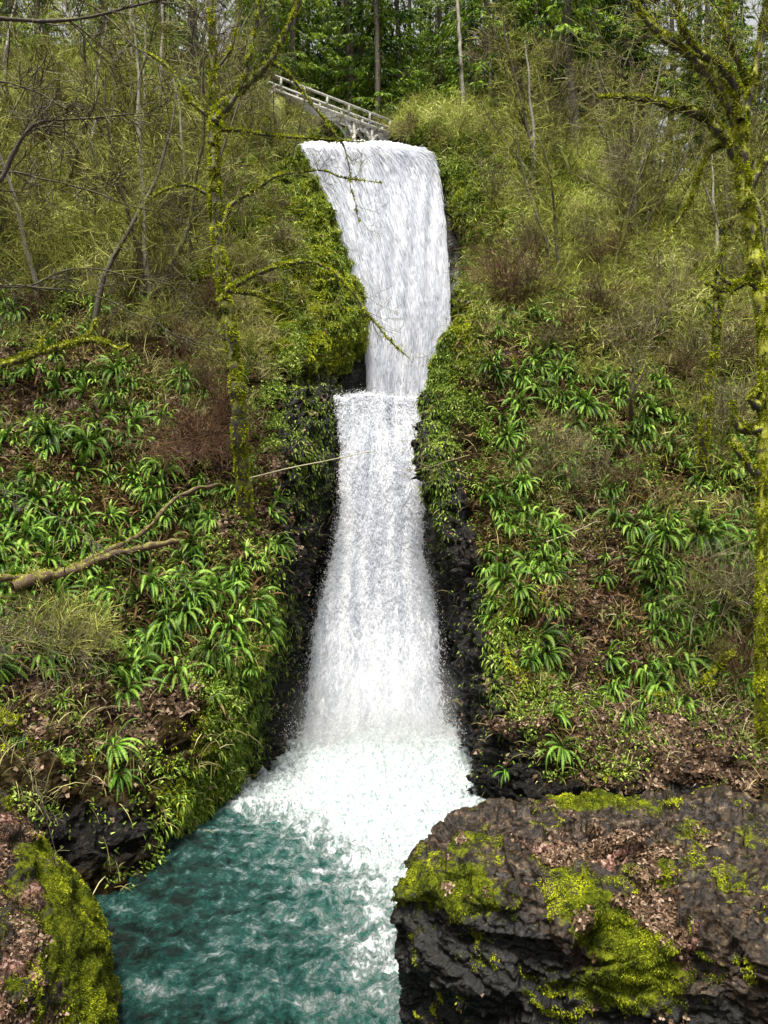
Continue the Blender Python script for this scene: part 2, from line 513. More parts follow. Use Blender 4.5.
def terrain(name, rows, nu, nv, amp, flip=False, inner=None, mat='ground', zones=None, label=None, cat=None, kind='structure', facet=0.0, keep=True, noise_s=.35):
    G = patch(rows, nu, nv)
    N = grid_normals(G)
    P = G.reshape(-1, 3); Nn = N.reshape(-1, 3)
    if flip: Nn = -Nn
    px, py = proj(P)
    uu = np.tile(np.linspace(0, 1, nu), nv)
    z = (zones or (lambda *a: None))(px, py, P, Nn, uu)
    moss, rock, lit = z
    d = amp * (fbm(P * noise_s, 3) * 1.0 + .45 * ridge(P * np.array([1.1, 1.1, 1.5]) * noise_s * 2.3, 3))
    if mat == 'boulder': d += facet * .5 * cells(P * np.array([.8, .8, 1.3]) + 2)
    else: d += facet * (cells(P * np.array([1.2, 1.2, 1.9]) * 1.0) * .5 + cells(P * np.array([2.4, 2.4, 4.5]) + 5) * .28 + cells(P * 6.1 + 9) * .10) * (.25 + .75 * np.clip(rock, 0, 1))
    d += .05 * fbm(P * 3.1, 3)
    d += .10 * np.clip(moss, 0, 1) * np.maximum(0, fbm(P * 2.2 + 40, 2))
    if mat == 'boulder':
        q_ = P @ np.array([[.9, .2, .1], [-.3, .9, .2], [.1, -.5, 1.6]]) * 1.0
        d += facet * (.34 * cells(q_ * 1.5 + 3) + .13 * cells(q_ * 3.6 + 8) + .035 * cells(q_ * 9 + 2)) * (1 - .7 * np.clip(moss, 0, 1))
    P2 = P + Nn * d[:, None]
    G2 = P2.reshape(nv, nu, 3)
    N2 = grid_normals(G2).reshape(-1, 3) * (-1 if flip else 1)
    Fc = grid_faces(nv, nu)
    if flip: Fc = Fc[:, ::-1]
    me = mesh_from(name, P2, Fc, attrs=dict(moss=moss, rock=rock, litter=lit), smooth_=(mat != 'boulder'))
    o = add_obj(name, me, M[mat])
    tag(o, label, cat, kind=kind)
    # surface samples with area weights
    du = np.gradient(G2, axis=1); dv = np.gradient(G2, axis=0)
    A = np.linalg.norm(np.cross(du, dv), axis=2).reshape(-1)
    S = dict(P=P2, N=N2, A=A, moss=moss, rock=rock, lit=lit, px=proj(P2)[0], py=proj(P2)[1], u=uu, G=G2, spacing=np.sqrt(A))
    if keep: SURFS.append(S)
    return o, S


SURFS = []


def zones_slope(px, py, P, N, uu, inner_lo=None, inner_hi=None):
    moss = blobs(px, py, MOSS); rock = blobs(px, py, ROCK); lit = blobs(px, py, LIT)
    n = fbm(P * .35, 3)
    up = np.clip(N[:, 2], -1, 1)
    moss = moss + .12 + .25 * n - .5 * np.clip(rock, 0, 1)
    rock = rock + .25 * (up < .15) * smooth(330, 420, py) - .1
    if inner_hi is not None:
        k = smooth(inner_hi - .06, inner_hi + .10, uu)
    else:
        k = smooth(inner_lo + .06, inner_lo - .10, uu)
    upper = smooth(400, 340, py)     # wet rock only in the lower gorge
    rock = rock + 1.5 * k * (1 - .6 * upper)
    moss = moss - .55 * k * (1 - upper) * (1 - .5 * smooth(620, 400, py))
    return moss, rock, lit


LEFT = [
    [wline(-420, 13), wline(-200, 15), wline(0, 16), wline(100, 17.5), wline(226, 24.3), wline(262, 27), wline(318, 32.5)],
    [(-420, 880, 14), (-200, 870, 16), (0, 830, 17), (112, 815, 19), (240, 735, 24.2), (268, 715, 28), (318, 700, 33)],
    [(-420, 760, 15), (-200, 760, 17.5), (0, 740, 19), (120, 720, 21), (250, 675, 24.5), (276, 655, 28.7), (322, 650, 34)],
    [(-420, 660, 17), (-200, 660, 20), (0, 640, 22), (135, 620, 24), (277, 605, 26.5), (306, 590, 31), (335, 580, 35.5)],
    [(-420, 540, 21), (-200, 540, 23), (0, 530, 25), (130, 520, 27), (272, 500, 29), (330, 490, 33.5), (352, 480, 38)],
    [(-420, 420, 26), (-200, 420, 28), (0, 410, 29), (130, 405, 31), (275, 410, 32.5), (336, 399, 36), (350, 401, 40)],
    [(-420, 390, 27.5), (-200, 392, 29), (0, 385, 30), (130, 380, 32), (280, 380, 34), (334, 372, 40.5), (362, 400, 45)],
    [(-420, 350, 29), (-200, 355, 30.5), (0, 350, 31.5), (130, 345, 33), (296, 335, 37), (364, 338, 41), (384, 345, 46)],
    [(-420, 290, 33), (-200, 290, 34), (0, 285, 35), (130, 290, 36), (268, 290, 38), (353, 285, 41.8), (378, 300, 46.5)],
    [(-420, 210, 38), (-200, 205, 39), (0, 200, 39.5), (130, 205, 40), (250, 210, 41), (327, 213, 43.6), (350, 220, 47.5)],
    [(-420, 140, 44), (-200, 130, 45), (0, 125, 45), (130, 130, 45), (240, 138, 45), (299, 143, 46.2), (313, 144, 49)],
    [(-420, 95, 56), (-200, 70, 58), (0, 65, 57), (130, 75, 56), (240, 98, 54), (290, 122, 53), (316, 135, 56)],
    [(-420, 80, 80), (-200, 45, 80), (0, 45, 78), (130, 55, 76), (240, 75, 75), (295, 105, 75), (330, 120, 77)],
]
RIGHT = [
    [wline(440, 33), wline(480, 27), wline(499, 23.3), wline(580, 21.5), wline(700, 20), wline(930, 18), wline(1200, 16)],
    [(445, 700, 33.5), (475, 735, 28.5), (499, 752, 24), (580, 762, 23), (700, 762, 22.5), (930, 770, 21), (1200, 770, 19)],
    [(434, 650, 34.5), (458, 680, 30.5), (490, 690, 25), (580, 690, 25), (700, 685, 25), (930, 690, 24), (1200, 690, 22)],
    [(424, 570, 35.8), (440, 600, 32.5), (472, 600, 28), (570, 600, 27.5), (700, 600, 27), (930, 600, 26), (1200, 600, 24)],
    [(412, 480, 38), (424, 500, 33.5), (434, 500, 30.5), (555, 500, 30.5), (700, 500, 30), (930, 500, 29), (1200, 500, 27)],
    [(412, 402, 40), (417, 402, 36.5), (427, 395, 33.8), (545, 410, 33.5), (700, 400, 34), (930, 400, 33), (1200, 400, 31)],
    [(438, 360, 41), (437, 355, 38), (455, 331, 35.5), (550, 350, 36), (700, 345, 36), (930, 340, 35.5), (1200, 340, 34)],
    [(445, 345, 43), (458, 322, 39.5), (486, 308, 37), (555, 312, 38), (700, 300, 38.5), (930, 300, 38), (1200, 300, 37)],
    [(440, 300, 47), (455, 300, 44), (475, 285, 42.5), (560, 262, 41), (700, 250, 43), (930, 250, 43), (1200, 250, 42)],
    [(432, 210, 48), (449, 215, 45.5), (468, 205, 44.5), (560, 200, 45.5), (700, 220, 47), (930, 220, 47), (1200, 220, 47)],
    [(400, 141, 49), (414, 143, 46.8), (440, 140, 47), (560, 150, 51), (700, 200, 51), (930, 200, 51), (1200, 200, 51)],
    [(385, 133, 55), (402, 128, 53), (432, 118, 54), (560, 120, 60), (700, 195, 58), (930, 195, 58), (1200, 195, 58)],
    [(375, 122, 77), (400, 110, 76), (432, 102, 76), (560, 108, 80), (700, 225, 80), (930, 225, 80), (1200, 225, 80)],
]
for k_, r_ in enumerate(LEFT):
    if 1 <= k_ <= 4: r_[3] = (r_[3][0] - 9,) + tuple(r_[3][1:])
    for j_, dx_ in ((4, -4), (5, -9), (6, -12)):
        if 2 <= k_ <= 10: r_[j_] = (r_[j_][0] + dx_ - (5 if k_ in (6, 7) and j_ > 4 else 0),) + tuple(r_[j_][1:])
for k_, r_ in enumerate(RIGHT):
    for j_, dx_ in ((0, 12 + 20 * (k_ in (4, 5))), (1, 9 + 14 * (k_ in (4, 5))), (2, 4)):
        if 2 <= k_ <= 10: r_[j_] = (r_[j_][0] + dx_,) + tuple(r_[j_][1:])
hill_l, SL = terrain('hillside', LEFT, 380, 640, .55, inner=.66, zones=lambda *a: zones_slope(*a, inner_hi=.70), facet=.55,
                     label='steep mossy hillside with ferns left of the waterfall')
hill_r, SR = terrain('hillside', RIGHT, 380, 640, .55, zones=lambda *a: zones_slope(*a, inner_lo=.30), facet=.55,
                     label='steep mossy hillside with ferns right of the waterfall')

# rock behind both tiers and the stream bed above them
prof = [(31.5, -1), (33, 2), (35.3, 8), (36.9, 12), (37.9, 14.1), (38.6, 14.0), (42.5, 13.8), (43.7, 17), (44.8, 22), (45.9, 28), (46.9, 30.0), (50, 30.2), (60, 30.6), (78, 34), (90, 44)]


def zones_head(px, py, P, N, uu):
    n = fbm(P * .4, 3)
    return .15 + .4 * n, np.full(len(P), .9), np.full(len(P), 0.0)


hw_rows = []
for (Y, z) in prof:
    hw_rows.append([((x / Y) * F + 384, 512 - (z - CZ) / Y * F, Y) for x in ((-12, -8, -4, 0, 3, 6, 9) if Y < 42 else (-10, -8, -5, -2, 0, 2, 4.5))])
cliff, SH = terrain('cliff', hw_rows, 160, 420, .35, zones=zones_head, facet=.5, mat='cliff', label='dark wet rock wall behind the waterfall', keep=False)

# far hillside carrying the forest
def far_rows():
    out = []
    for k, Y in enumerate((74, 84, 96, 110)):
        r = []
        for px in (-700, -300, 0, 200, 400, 560, 640, 800, 1200, 1700):
            lowp = 150 if px < 600 else 260
            top = 55 if px < 600 else 215
            py = lowp + (top - lowp) * k / 3
            r.append((px, py, Y))
        out.append(r)
    return out


far, SF = terrain('hill', far_rows(), 120, 50, .8, zones=lambda px, py, P, N, uu: (np.full(len(P), .35) + .4 * fbm(P * .1, 2), np.zeros(len(P)), np.full(len(P), .5)),
                  label='forested hill rising behind the falls')

# unseen ground sheet, added to block sky light from beneath
gm = mesh_from('ground', np.array([[-400, -300, -1.6], [400, -300, -1.6], [400, 500, -1.6], [-400, 500, -1.6]]), np.array([[0, 1, 2, 3]]))
tag(add_obj('ground', gm, M['light_block_earth']), 'unseen dark earth sheet added under the gorge to block light from below', kind='structure')

# ------------------------------------------------------------------ boulders
BM = [(445, 885, 45, 35, .75), (470, 900, 70, 40, .4), (640, 965, 45, 55, 1.1), (600, 900, 40, 30, .7), (590, 935, 25, 60, .4), (600, 805, 60, 10, 1.0), (560, 880, 22, 18, .7), (700, 870, 60, 20, .55), (740, 830, 60, 20, .5), (560, 1000, 30, 30, .4), (500, 850, 40, 15, .3)]
BR = [(450, 975, 100, 75, 1.6), (410, 930, 26, 60, 1.0), (720, 1010, 60, 30, .5)]
BL = [(600, 850, 60, 18, .5), (640, 890, 40, 22, .42), (680, 950, 30, 50, .4), (590, 960, 14, 50, .4), (655, 845, 60, 14, .4), (540, 850, 30, 14, .35)]
R_B = [
    [wline(480, 16.5, -.6), wline(425, 14.5, -.6), wline(450, 13, -.6), wline(570, 12, -.6), wline(700, 11, -.6), wline(900, 10, -.6), wline(1150, 9, -.6)],
    [(470, 930, 16.3), (408, 1040, 14.0), (430, 1070, 12.6), (560, 1060, 11.4), (700, 1060, 10.5), (900, 1060, 9.8), (1150, 1060, 9.5)],
    [(465, 900, 16.2), (400, 960, 13.6), (425, 970, 12.1), (560, 960, 11.2), (700, 950, 10.6), (900, 950, 10.2), (1150, 950, 10)],
    [(470, 870, 16.2), (401, 890, 13.8), (425, 885, 12.6), (545, 880, 11.9), (700, 880, 11.8), (900, 880, 11.6), (1150, 880, 11.4)],
    [(480, 845, 16.3), (418, 846, 14.4), (452, 836, 13.6), (560, 830, 13.3), (700, 835, 13.2), (900, 845, 13), (1150, 845, 12.8)],
    [(495, 840, 16.4), (450, 823, 15.2), (490, 812, 14.8), (570, 801, 14.8), (680, 800, 14.8), (900, 815, 14.6), (1150, 820, 14.4)],
    [(510, 870, 17.0), (480, 850, 16.8), (530, 835, 16.8), (600, 830, 17), (700, 830, 17), (900, 845, 17), (1150, 850, 17)],
    [wline(520, 17.2, -.6), wline(500, 17.4, -.6), wline(550, 17.8, -.6), wline(610, 18.2, -.6), wline(700, 18.4, -.6), wline(900, 18.4, -.6), wline(1150, 18.4, -.6)],
]


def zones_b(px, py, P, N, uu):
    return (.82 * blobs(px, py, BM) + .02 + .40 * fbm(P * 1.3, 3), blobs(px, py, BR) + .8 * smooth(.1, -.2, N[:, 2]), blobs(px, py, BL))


R_B = [[(r_[0][0] + 16,) + tuple(r_[0][1:]), (r_[1][0] + 14,) + tuple(r_[1][1:])] + [(q[0] + (8 if n_ == 0 else 0),) + tuple(q[1:]) for n_, q in enumerate(r_[2:])] for r_ in R_B]
boulder, SB = terrain('boulder', R_B, 620, 520, .12, zones=zones_b, mat='boulder', facet=.55, kind=None, cat='boulder', noise_s=.8,
                      label='huge craggy boulder with moss and dead leaves beside the pool at lower right')

LM = [(20, 870, 16, 22, .6), (0, 930, 14, 20, .5), (45, 960, 18, 16, .5), (10, 985, 16, 14, .5), (70, 900, 30, 60, .9), (90, 980, 28, 60, 1.1), (15, 800, 20, 14, .7), (30, 1010, 30, 20, .3), (55, 850, 20, 30, .6)]
R_L = [
    [wline(-420, 5.5), wline(-200, 7.5), wline(-20, 9), wline(60, 10.5), wline(106, 12.0), wline(118, 14.5)],
    [(-420, 1150, 6.5), (-200, 1120, 8.2), (-20, 1090, 9.4), (60, 1070, 10.8), (109, 1030, 12.2), (112, 1000, 15)],
    [(-420, 980, 7.5), (-200, 960, 9.2), (-20, 950, 10.4), (50, 950, 11.4), (104, 955, 12.8), (104, 950, 15.4)],
    [(-420, 870, 9), (-200, 860, 10.7), (-40, 870, 11.8), (20, 870, 12.6), (78, 890, 13.8), (92, 905, 16)],
    [(-420, 770, 10.5), (-200, 765, 12.2), (-50, 785, 13.4), (-5, 797, 14.2), (30, 832, 15), (62, 870, 16.5)],
    [(-420, 760, 13), (-200, 770, 14.5), (-50, 800, 15.5), (-5, 830, 16.2), (30, 860, 16.8), (60, 900, 17.4)],
    [wline(-420, 14.5), wline(-200, 16), wline(-50, 17), wline(-5, 17.4), wline(30, 17.8), wline(60, 18)],
]
rockl, SLB = terrain('rock_outcrop', R_L, 300, 340, .12, zones=lambda px, py, P, N, uu: (blobs(px, py, LM) + .1 + .3 * fbm(P * .9, 3), .35 * np.ones(len(P)) * smooth(.4, .1, N[:, 2]), .6 + .4 * fbm(P * 1.6 + 3, 3) - .9 * blobs(px, py, LM)),
                     mat='boulder', facet=.22, kind=None, cat='rock', noise_s=.8, label='near rock outcrop with yellow-green moss at the lower left corner')

# ------------------------------------------------------------------ water
EXP_R = [1]


def sheet(rows, nu, nv, bulge, dispx, dispf, seed):
    """rows: (py, pxl, pxr, Y)"""
    L = np.array([at(r[1] - (1 if rows[0][0] > 300 else 4), r[0], r[3]) for r in rows]); R = np.array([at(r[2] + (-3 if rows[0][0] > 300 else -4), r[0], r[3]) for r in rows])
    L = crom(L, nv); R = crom(R, nv)
    u = np.linspace(0, 1, nu)
    G = L[:, None] * (1 - u)[None, :, None] + R[:, None] * u[None, :, None]
    G[..., 1] -= bulge * (1 - (2 * u - 1) ** 2)[None]
    mid = G[:, nu // 2]
    v = np.concatenate([[0], np.cumsum(np.linalg.norm(np.diff(mid, axis=0), axis=1))])
    s = G[..., 0]
    vv = np.repeat(v, nu); uu = np.tile(u, nv); ss = s.reshape(-1)
    Q = np.stack([ss * dispf[0], vv * dispf[1], np.full(len(ss), seed)], 1)
    N = grid_normals(G).reshape(-1, 3)
    if N[:, 1].mean() > 0: N = -N
    amp = dispx * (.25 + .75 * smooth(0, 2.0, vv))
    d = amp * (fbm(Q, 4) + .5 * ridge(Q * 1.7 + 9, 2) + 1.6 * fbm(Q * .3 + 4, 2))
    P = G.reshape(-1, 3) + N * d[:, None]
    return P, uu, ss, vv, G


def make_fall(name, rows, nu, nv, bulge, disp, f, mat, thin, label, seed):
    P, uu, ss, vv, G = sheet(rows, nu, nv, bulge, disp, f, seed)
    th = thin + .85 * np.exp(-((vv - 3.75) / .5) ** 2) * (rows[0][0] > 300)
    me = mesh_from(name, P, grid_faces(nv, nu), attrs=dict(u=uu, s=ss, v=vv, thin=th), smooth_=True)
    o = add_obj(name, me, M[mat]); tag(o, label, kind='structure')
    return o, P, uu, vv


UP = [(152, 318, 392, 60), (146, 308, 402, 50), (143.5, 302, 409, 47.2), (145, 302, 418, 46.4), (152, 306, 430, 46.0), (172, 314, 441, 45.5), (230, 341, 449, 44.6),
      (300, 363, 453, 43.8), (350, 370, 452, 43.2), (410, 373, 448, 42.7)]
LO = [(399, 334, 423, 41), (399, 335, 422, 37.8), (400, 336, 421, 37.1), (410, 338, 422, 36.6), (460, 343, 425, 35.7), (500, 344, 422, 34.9), (540, 342, 421, 34.2),
      (580, 331, 428, 33.4), (620, 320, 437, 32.6), (680, 314, 441, 31.4), (735, 306, 444, 30.4), (765, 290, 460, 29.3)]
FU = make_fall('waterfall', UP, 220, 520, .35, .06, (3.4, .3), 'fall_hi', 0.0, 'tall upper tier of the waterfall below the footbridge', 1.0)
_, PUp, uUp, vUp = FU
_, PLo, uLo, vLo = make_fall('waterfall', LO, 220, 560, .7, .09, (2.6, .8), 'fall_lo', 0.0, 'lower tier of the waterfall plunging into the pool', 5.0)

LO2 = [(py, a - 6, b + 6, Y - .35) for (py, a, b, Y) in LO[4:]]
0 and make_fall('waterfall', LO2, 200, 420, .8, .16, (2.6, 1.1), 'fall_veil', 1.0, 'thin torn veil of white water in front of the lower tier', 8.0)


# pool surface
nx, ny = 620, 640
xs = np.linspace(-13, 13, nx); ys = np.linspace(7, 34.5, ny)
X, Yg = np.meshgrid(xs, ys)
P = np.stack([X.ravel(), Yg.ravel(), np.zeros(X.size)], 1)
ppx, ppy = proj(P)
d = np.hypot((P[:, 0] - .2 + (30 - P[:, 1]) * .02) / 1.25, (P[:, 1] - 30.2) / 1.5)
foam = blobs(ppx, ppy, [(385, 760, 125, 55, 1.35), (410, 840, 80, 55, .55), (330, 800, 75, 34, .5), (405, 940, 62, 150, .58), (300, 870, 90, 60, .18), (250, 800, 25, 14, .6),
                        (120, 910, 45, 10, .25), (200, 950, 90, 50, .10), (300, 980, 90, 70, .18), (140, 920, 80, 70, -.14), (150, 985, 60, 15, .18)])
foam += .16 * fbm(P * .8, 3) * smooth(1.3, .6, foam)
turb = np.clip(foam, .20, .62)
h = .42 * turb * fbm(P * np.array([1.0, 1.0, 1]) * 1.0 + 3, 4) + .34 * turb * ridge(P * 1.9 + 7, 4) * .6 + .15 * turb * fbm(P * 6.0 + 2, 3) + .55 * np.exp(-d ** 2 / 3.0)
P[:, 2] = h
pm = mesh_from('pool', P, grid_faces(ny, nx), attrs=dict(foam=foam), smooth_=True)
tag(add_obj('water', pm, M['pool']), 'churning teal plunge pool streaked with white foam', kind='structure')

# flying drops
def drops(n, seed):
    r = np.random.default_rng(seed)
    w = smooth(8, 20, vLo) * .6 + .08 + 2.2 * smooth(.12, .0, np.minimum(uLo, 1 - uLo)) * smooth(3, 10, vLo)
    w /= w.sum()
    i = r.choice(len(PLo), n, p=w)
    P = PLo[i] + r.normal(size=(n, 3)) * np.array([.22, .30, .25]) * (.5 + vLo[i] / 18)[:, None]
    P[:, 1] -= .12
    # plunge splash
    m = n // 3
    Q = np.stack([r.normal(-.2, 2.0, m), 29.6 + r.normal(0, .9, m), np.abs(r.normal(0, .55, m)) + .15], 1)
    P = np.concatenate([P, Q])
    s = .005 + .015 * r.random(len(P)) ** 3
    o = np.array([[1, 0, 0], [-1, 0, 0], [0, 1, 0], [0, -1, 0], [0, 0, 1.8], [0, 0, -1.8]], float)
    V = P[:, None] + o[None] * s[:, None, None]
    f = np.array([[0, 2, 4], [2, 1, 4], [1, 3, 4], [3, 0, 4], [2, 0, 5], [1, 2, 5], [3, 1, 5], [0, 3, 5]])
    Fc = (np.arange(len(P))[:, None, None] * 6 + f[None]).reshape(-1, 3)
    return V.reshape(-1, 3), Fc


def strands(P, u, v, nv, n, seed, Lr, jit, wr, off, v0):
    r = np.random.default_rng(seed)
    nu = len(P) // nv
    G = P.reshape(nv, nu, 3)
    flow = unit(np.gradient(G, axis=0)).reshape(-1, 3)
    N = grid_normals(G).reshape(-1, 3)
    N[N[:, 1] > 0] *= -1
    ok = v > v0
    w = ok * (1 + 1.5 * smooth(.05, 0, np.minimum(u, 1 - u)))
    i = r.choice(len(P), n, p=w / w.sum())
    Q = P[i] + N[i] * (off[0] + off[1] * r.random((n, 1))) + r.normal(size=(n, 3)) * np.array([.04, .02, .05])
    D = unit(flow[i] + r.normal(size=(n, 3)) * jit + N[i] * jit * r.random((n, 1)))
    L = Lr[0] + (Lr[1] - Lr[0]) * r.random(n) ** 2
    S = unit(np.cross(D, [0, -1.0, .2]) + r.normal(size=(n, 3)) * .3)
    V, Fc, per = ribbons(Q, D, S, L, wr[0] + (wr[1] - wr[0]) * r.random(n), 2, .1, .2)
    band = fbm(np.stack([Q[:, 0] * 2.2, Q[:, 2] * .22, np.full(n, seed)], 1), 3)
    return V, Fc, per, np.clip(.55 + .6 * band + .2 * r.normal(size=n), 0, 1)


parts = [strands(PUp, uUp, vUp, 520, 26000, 3, (.3, 1.2), .03, (.012, .05), (.0, .10), 15.5), strands(PLo, uLo, vLo, 560, 80000, 4, (.06, .26), .38, (.012, .05), (.0, .22), 4.0)]
Vs, Fs, Ts, n_ = [], [], [], 0
for (V, Fc, per, tt) in parts:
    Vs.append(V); Fs.append(Fc + n_); Ts.append(np.repeat(tt, per)); n_ += len(V)
M['strand'] = leaf_mat('water_strand', [(0, (.50, .52, .58)), (.4, (.68, .70, .75)), (.8, (.78, .79, .82)), (1, (.88, .885, .90))], .6, .65, 0, .1)
tag(add_obj('falling_water', mesh_from('falling_water', np.concatenate(Vs), np.concatenate(Fs), tint=np.concatenate(Ts)), M['strand']), 'fine white strands of water streaming down both tiers', kind='stuff')

V, Fc = drops(60000, 5)
tag(add_obj('spray', mesh_from('spray', V, Fc), M['spray']), 'white drops of spray flying off the lower falls', kind='stuff')

# mist where the water strikes the pool
import bmesh
bm = bmesh.new(); bmesh.ops.create_icosphere(bm, subdivisions=4, radius=1.0)
me = bpy.data.meshes.new('mist'); bm.to_mesh(me); bm.free()
mo_ = bpy.data.objects.new('mist', me); COL.objects.link(mo_)
mo_.location = (-.1, 29.2, 1.2); mo_.scale = (4.4, 2.6, 3.2)
t = NT('mist')
oc = t.n('ShaderNodeTexCoord').outputs['Object']
ln = t.n('ShaderNodeVectorMath', {0: oc}, operation='LENGTH').outputs['Value']
nz = t.noise(t.co(), .9, 3)
den = t.math('MULTIPLY', t.step(ln, 1.0, .15), t.math('MULTIPLY', nz, .30))
vol = t.n('ShaderNodeVolumePrincipled', {'Color': (.93, .95, .96, 1), 'Density': den, 'Anisotropy': .2}).outputs[0]
t.t.links.new(vol, t.out.inputs['Volume']); me.materials.append(t.m)
tag(mo_, 'pale mist hanging where the falls strike the pool', kind='stuff')

# dark stones breaking the lip of the ledge between the tiers
for (x_, y_, r_, lab) in ((341, 404, .26, 'dark wet stone at the left end of the ledge between the falls'), (356, 403, .17, 'small dark stone in the ledge lip, second from the left'),
                          (377, 402, .14, 'smallest dark stone near the middle of the ledge lip'), (416, 405, .28, 'dark wet stone at the right end of the ledge between the falls')):
    bm = bmesh.new(); bmesh.ops.create_icosphere(bm, subdivisions=4, radius=1.0)
    me = bpy.data.meshes.new('stone'); bm.to_mesh(me); bm.free()
    c_ = np.zeros(len(me.vertices) * 3, dtype=np.float32); me.vertices.foreach_get('co', c_); c_ = c_.reshape(-1, 3).astype(float)
    c_ *= (1 + .28 * cells(c_ * 1.6 + x_) + .12 * cells(c_ * 3.5 + x_))[:, None] * np.array([1.3, 1.0, .75]) * r_
    me.vertices.foreach_set('co', c_.astype(np.float32).ravel())
    a_ = me.attributes.new('rock', 'FLOAT', 'POINT'); a_.data.foreach_set('value', np.ones(len(me.vertices), dtype=np.float32))
    o = add_obj('stone', me, M['boulder']); o.location = at(x_, y_, 36.75); tag(o, lab, 'stone')

# ------------------------------------------------------------------ surface queries
AP = np.concatenate([s['P'] for s in SURFS]); AN = np.concatenate([s['N'] for s in SURFS])
AX = np.concatenate([s['px'] for s in SURFS]); AY = np.concatenate([s['py'] for s in SURFS])
# coarse visibility buffer from the terrain vertices
BUF = np.full((1024 // 4 + 60, 768 // 4 + 120), 1e9)
bx = np.clip((AX / 4).astype(int) + 60, 0, BUF.shape[1] - 1); by = np.clip((AY / 4).astype(int) + 30, 0, BUF.shape[0] - 1)
np.minimum.at(BUF, (by, bx), AP[:, 1])


def visible(P, tol=.9):
    px, py = proj(P)
    x = np.clip((px / 4).astype(int) + 60, 0, BUF.shape[1] - 1); y = np.clip((py / 4).astype(int) + 30, 0, BUF.shape[0] - 1)
    return P[:, 1] < BUF[y, x] + tol


def surf(px, py, r=5):
    m = (np.abs(AX - px) < r) & (np.abs(AY - py) < r)
    i = np.nonzero(m)[0]
    if len(i) == 0: return surf(px, py, r * 3)
    y = AP[i, 1]; y0 = np.percentile(y, 5)
    j = i[np.argmin(np.abs(y - y0))]
    near = i[np.abs(y - y0) < 1.0]
    n = unit(AN[near].mean(0))
    return AP[j].copy(), n


def height(x, y):
    dd = (AP[:, 0] - x) ** 2 + (AP[:, 1] - y) ** 2
    i = np.argpartition(dd, 30)[:30]
    return AP[i, 2].min()


def scatter(S, n, w, rng, vis=True):
    w = np.clip(w, 0, None) * S['A']
    if w.sum() <= 0: return np.zeros((0, 3)), np.zeros((0, 3)), np.zeros(0, int)
    i = rng.choice(len(w), n, p=w / w.sum())
    P = S['P'][i] + (rng.random((n, 3)) - .5) * (S['spacing'][i] * 1.4)[:, None] * tangent_rand(S['N'][i], rng)
    return P, S['N'][i], i


rng = np.random.default_rng(21)
inframe = lambda S, m=120: ((S['px'] > -m) & (S['px'] < 768 + m) & (S['py'] > -60) & (S['py'] < 1060)).astype(float) * (visible(S['P'], 1.2))
for S in SURFS: S['vis'] = inframe(S)


def stuff_ribbons(name, parts, mat, label):
    Vs, Fs, Ts, n = [], [], [], 0
    for (V, Fc, per, tint) in parts:
        Vs.append(V); Fs.append(Fc + n); Ts.append(np.repeat(tint, per)); n += len(V)
    o = add_obj(name, mesh_from(name, np.concatenate(Vs), np.concatenate(Fs), tint=np.concatenate(Ts)), M[mat])
    return tag(o, label, kind='stuff')


def px_weight(S):    # so that screen density is even-ish: far surfaces need fewer
    return 1.0 / S['P'][:, 1] ** 1.1


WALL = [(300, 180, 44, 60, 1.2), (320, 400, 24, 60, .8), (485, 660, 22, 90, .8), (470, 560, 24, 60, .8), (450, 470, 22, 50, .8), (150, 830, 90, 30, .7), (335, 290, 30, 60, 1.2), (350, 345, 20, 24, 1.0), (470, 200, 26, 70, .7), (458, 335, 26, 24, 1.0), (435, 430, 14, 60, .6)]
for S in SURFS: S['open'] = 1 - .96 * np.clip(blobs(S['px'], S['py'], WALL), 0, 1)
# moss tufts
parts = []
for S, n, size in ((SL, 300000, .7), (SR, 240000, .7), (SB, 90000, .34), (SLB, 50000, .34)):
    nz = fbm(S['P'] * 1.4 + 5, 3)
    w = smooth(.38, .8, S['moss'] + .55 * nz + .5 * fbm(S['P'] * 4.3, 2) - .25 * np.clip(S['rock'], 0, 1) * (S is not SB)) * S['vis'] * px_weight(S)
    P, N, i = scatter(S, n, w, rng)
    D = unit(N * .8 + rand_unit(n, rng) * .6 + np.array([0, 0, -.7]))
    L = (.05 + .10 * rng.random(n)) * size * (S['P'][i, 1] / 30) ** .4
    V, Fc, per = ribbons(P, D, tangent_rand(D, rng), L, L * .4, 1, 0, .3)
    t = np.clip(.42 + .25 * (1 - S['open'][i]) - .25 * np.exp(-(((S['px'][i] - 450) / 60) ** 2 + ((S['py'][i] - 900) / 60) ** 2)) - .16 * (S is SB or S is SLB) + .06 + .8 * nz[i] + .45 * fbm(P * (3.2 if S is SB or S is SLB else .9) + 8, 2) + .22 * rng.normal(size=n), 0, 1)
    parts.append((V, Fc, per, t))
stuff_ribbons('moss', parts, 'moss', 'yellow-green moss tufts coating the rocks')

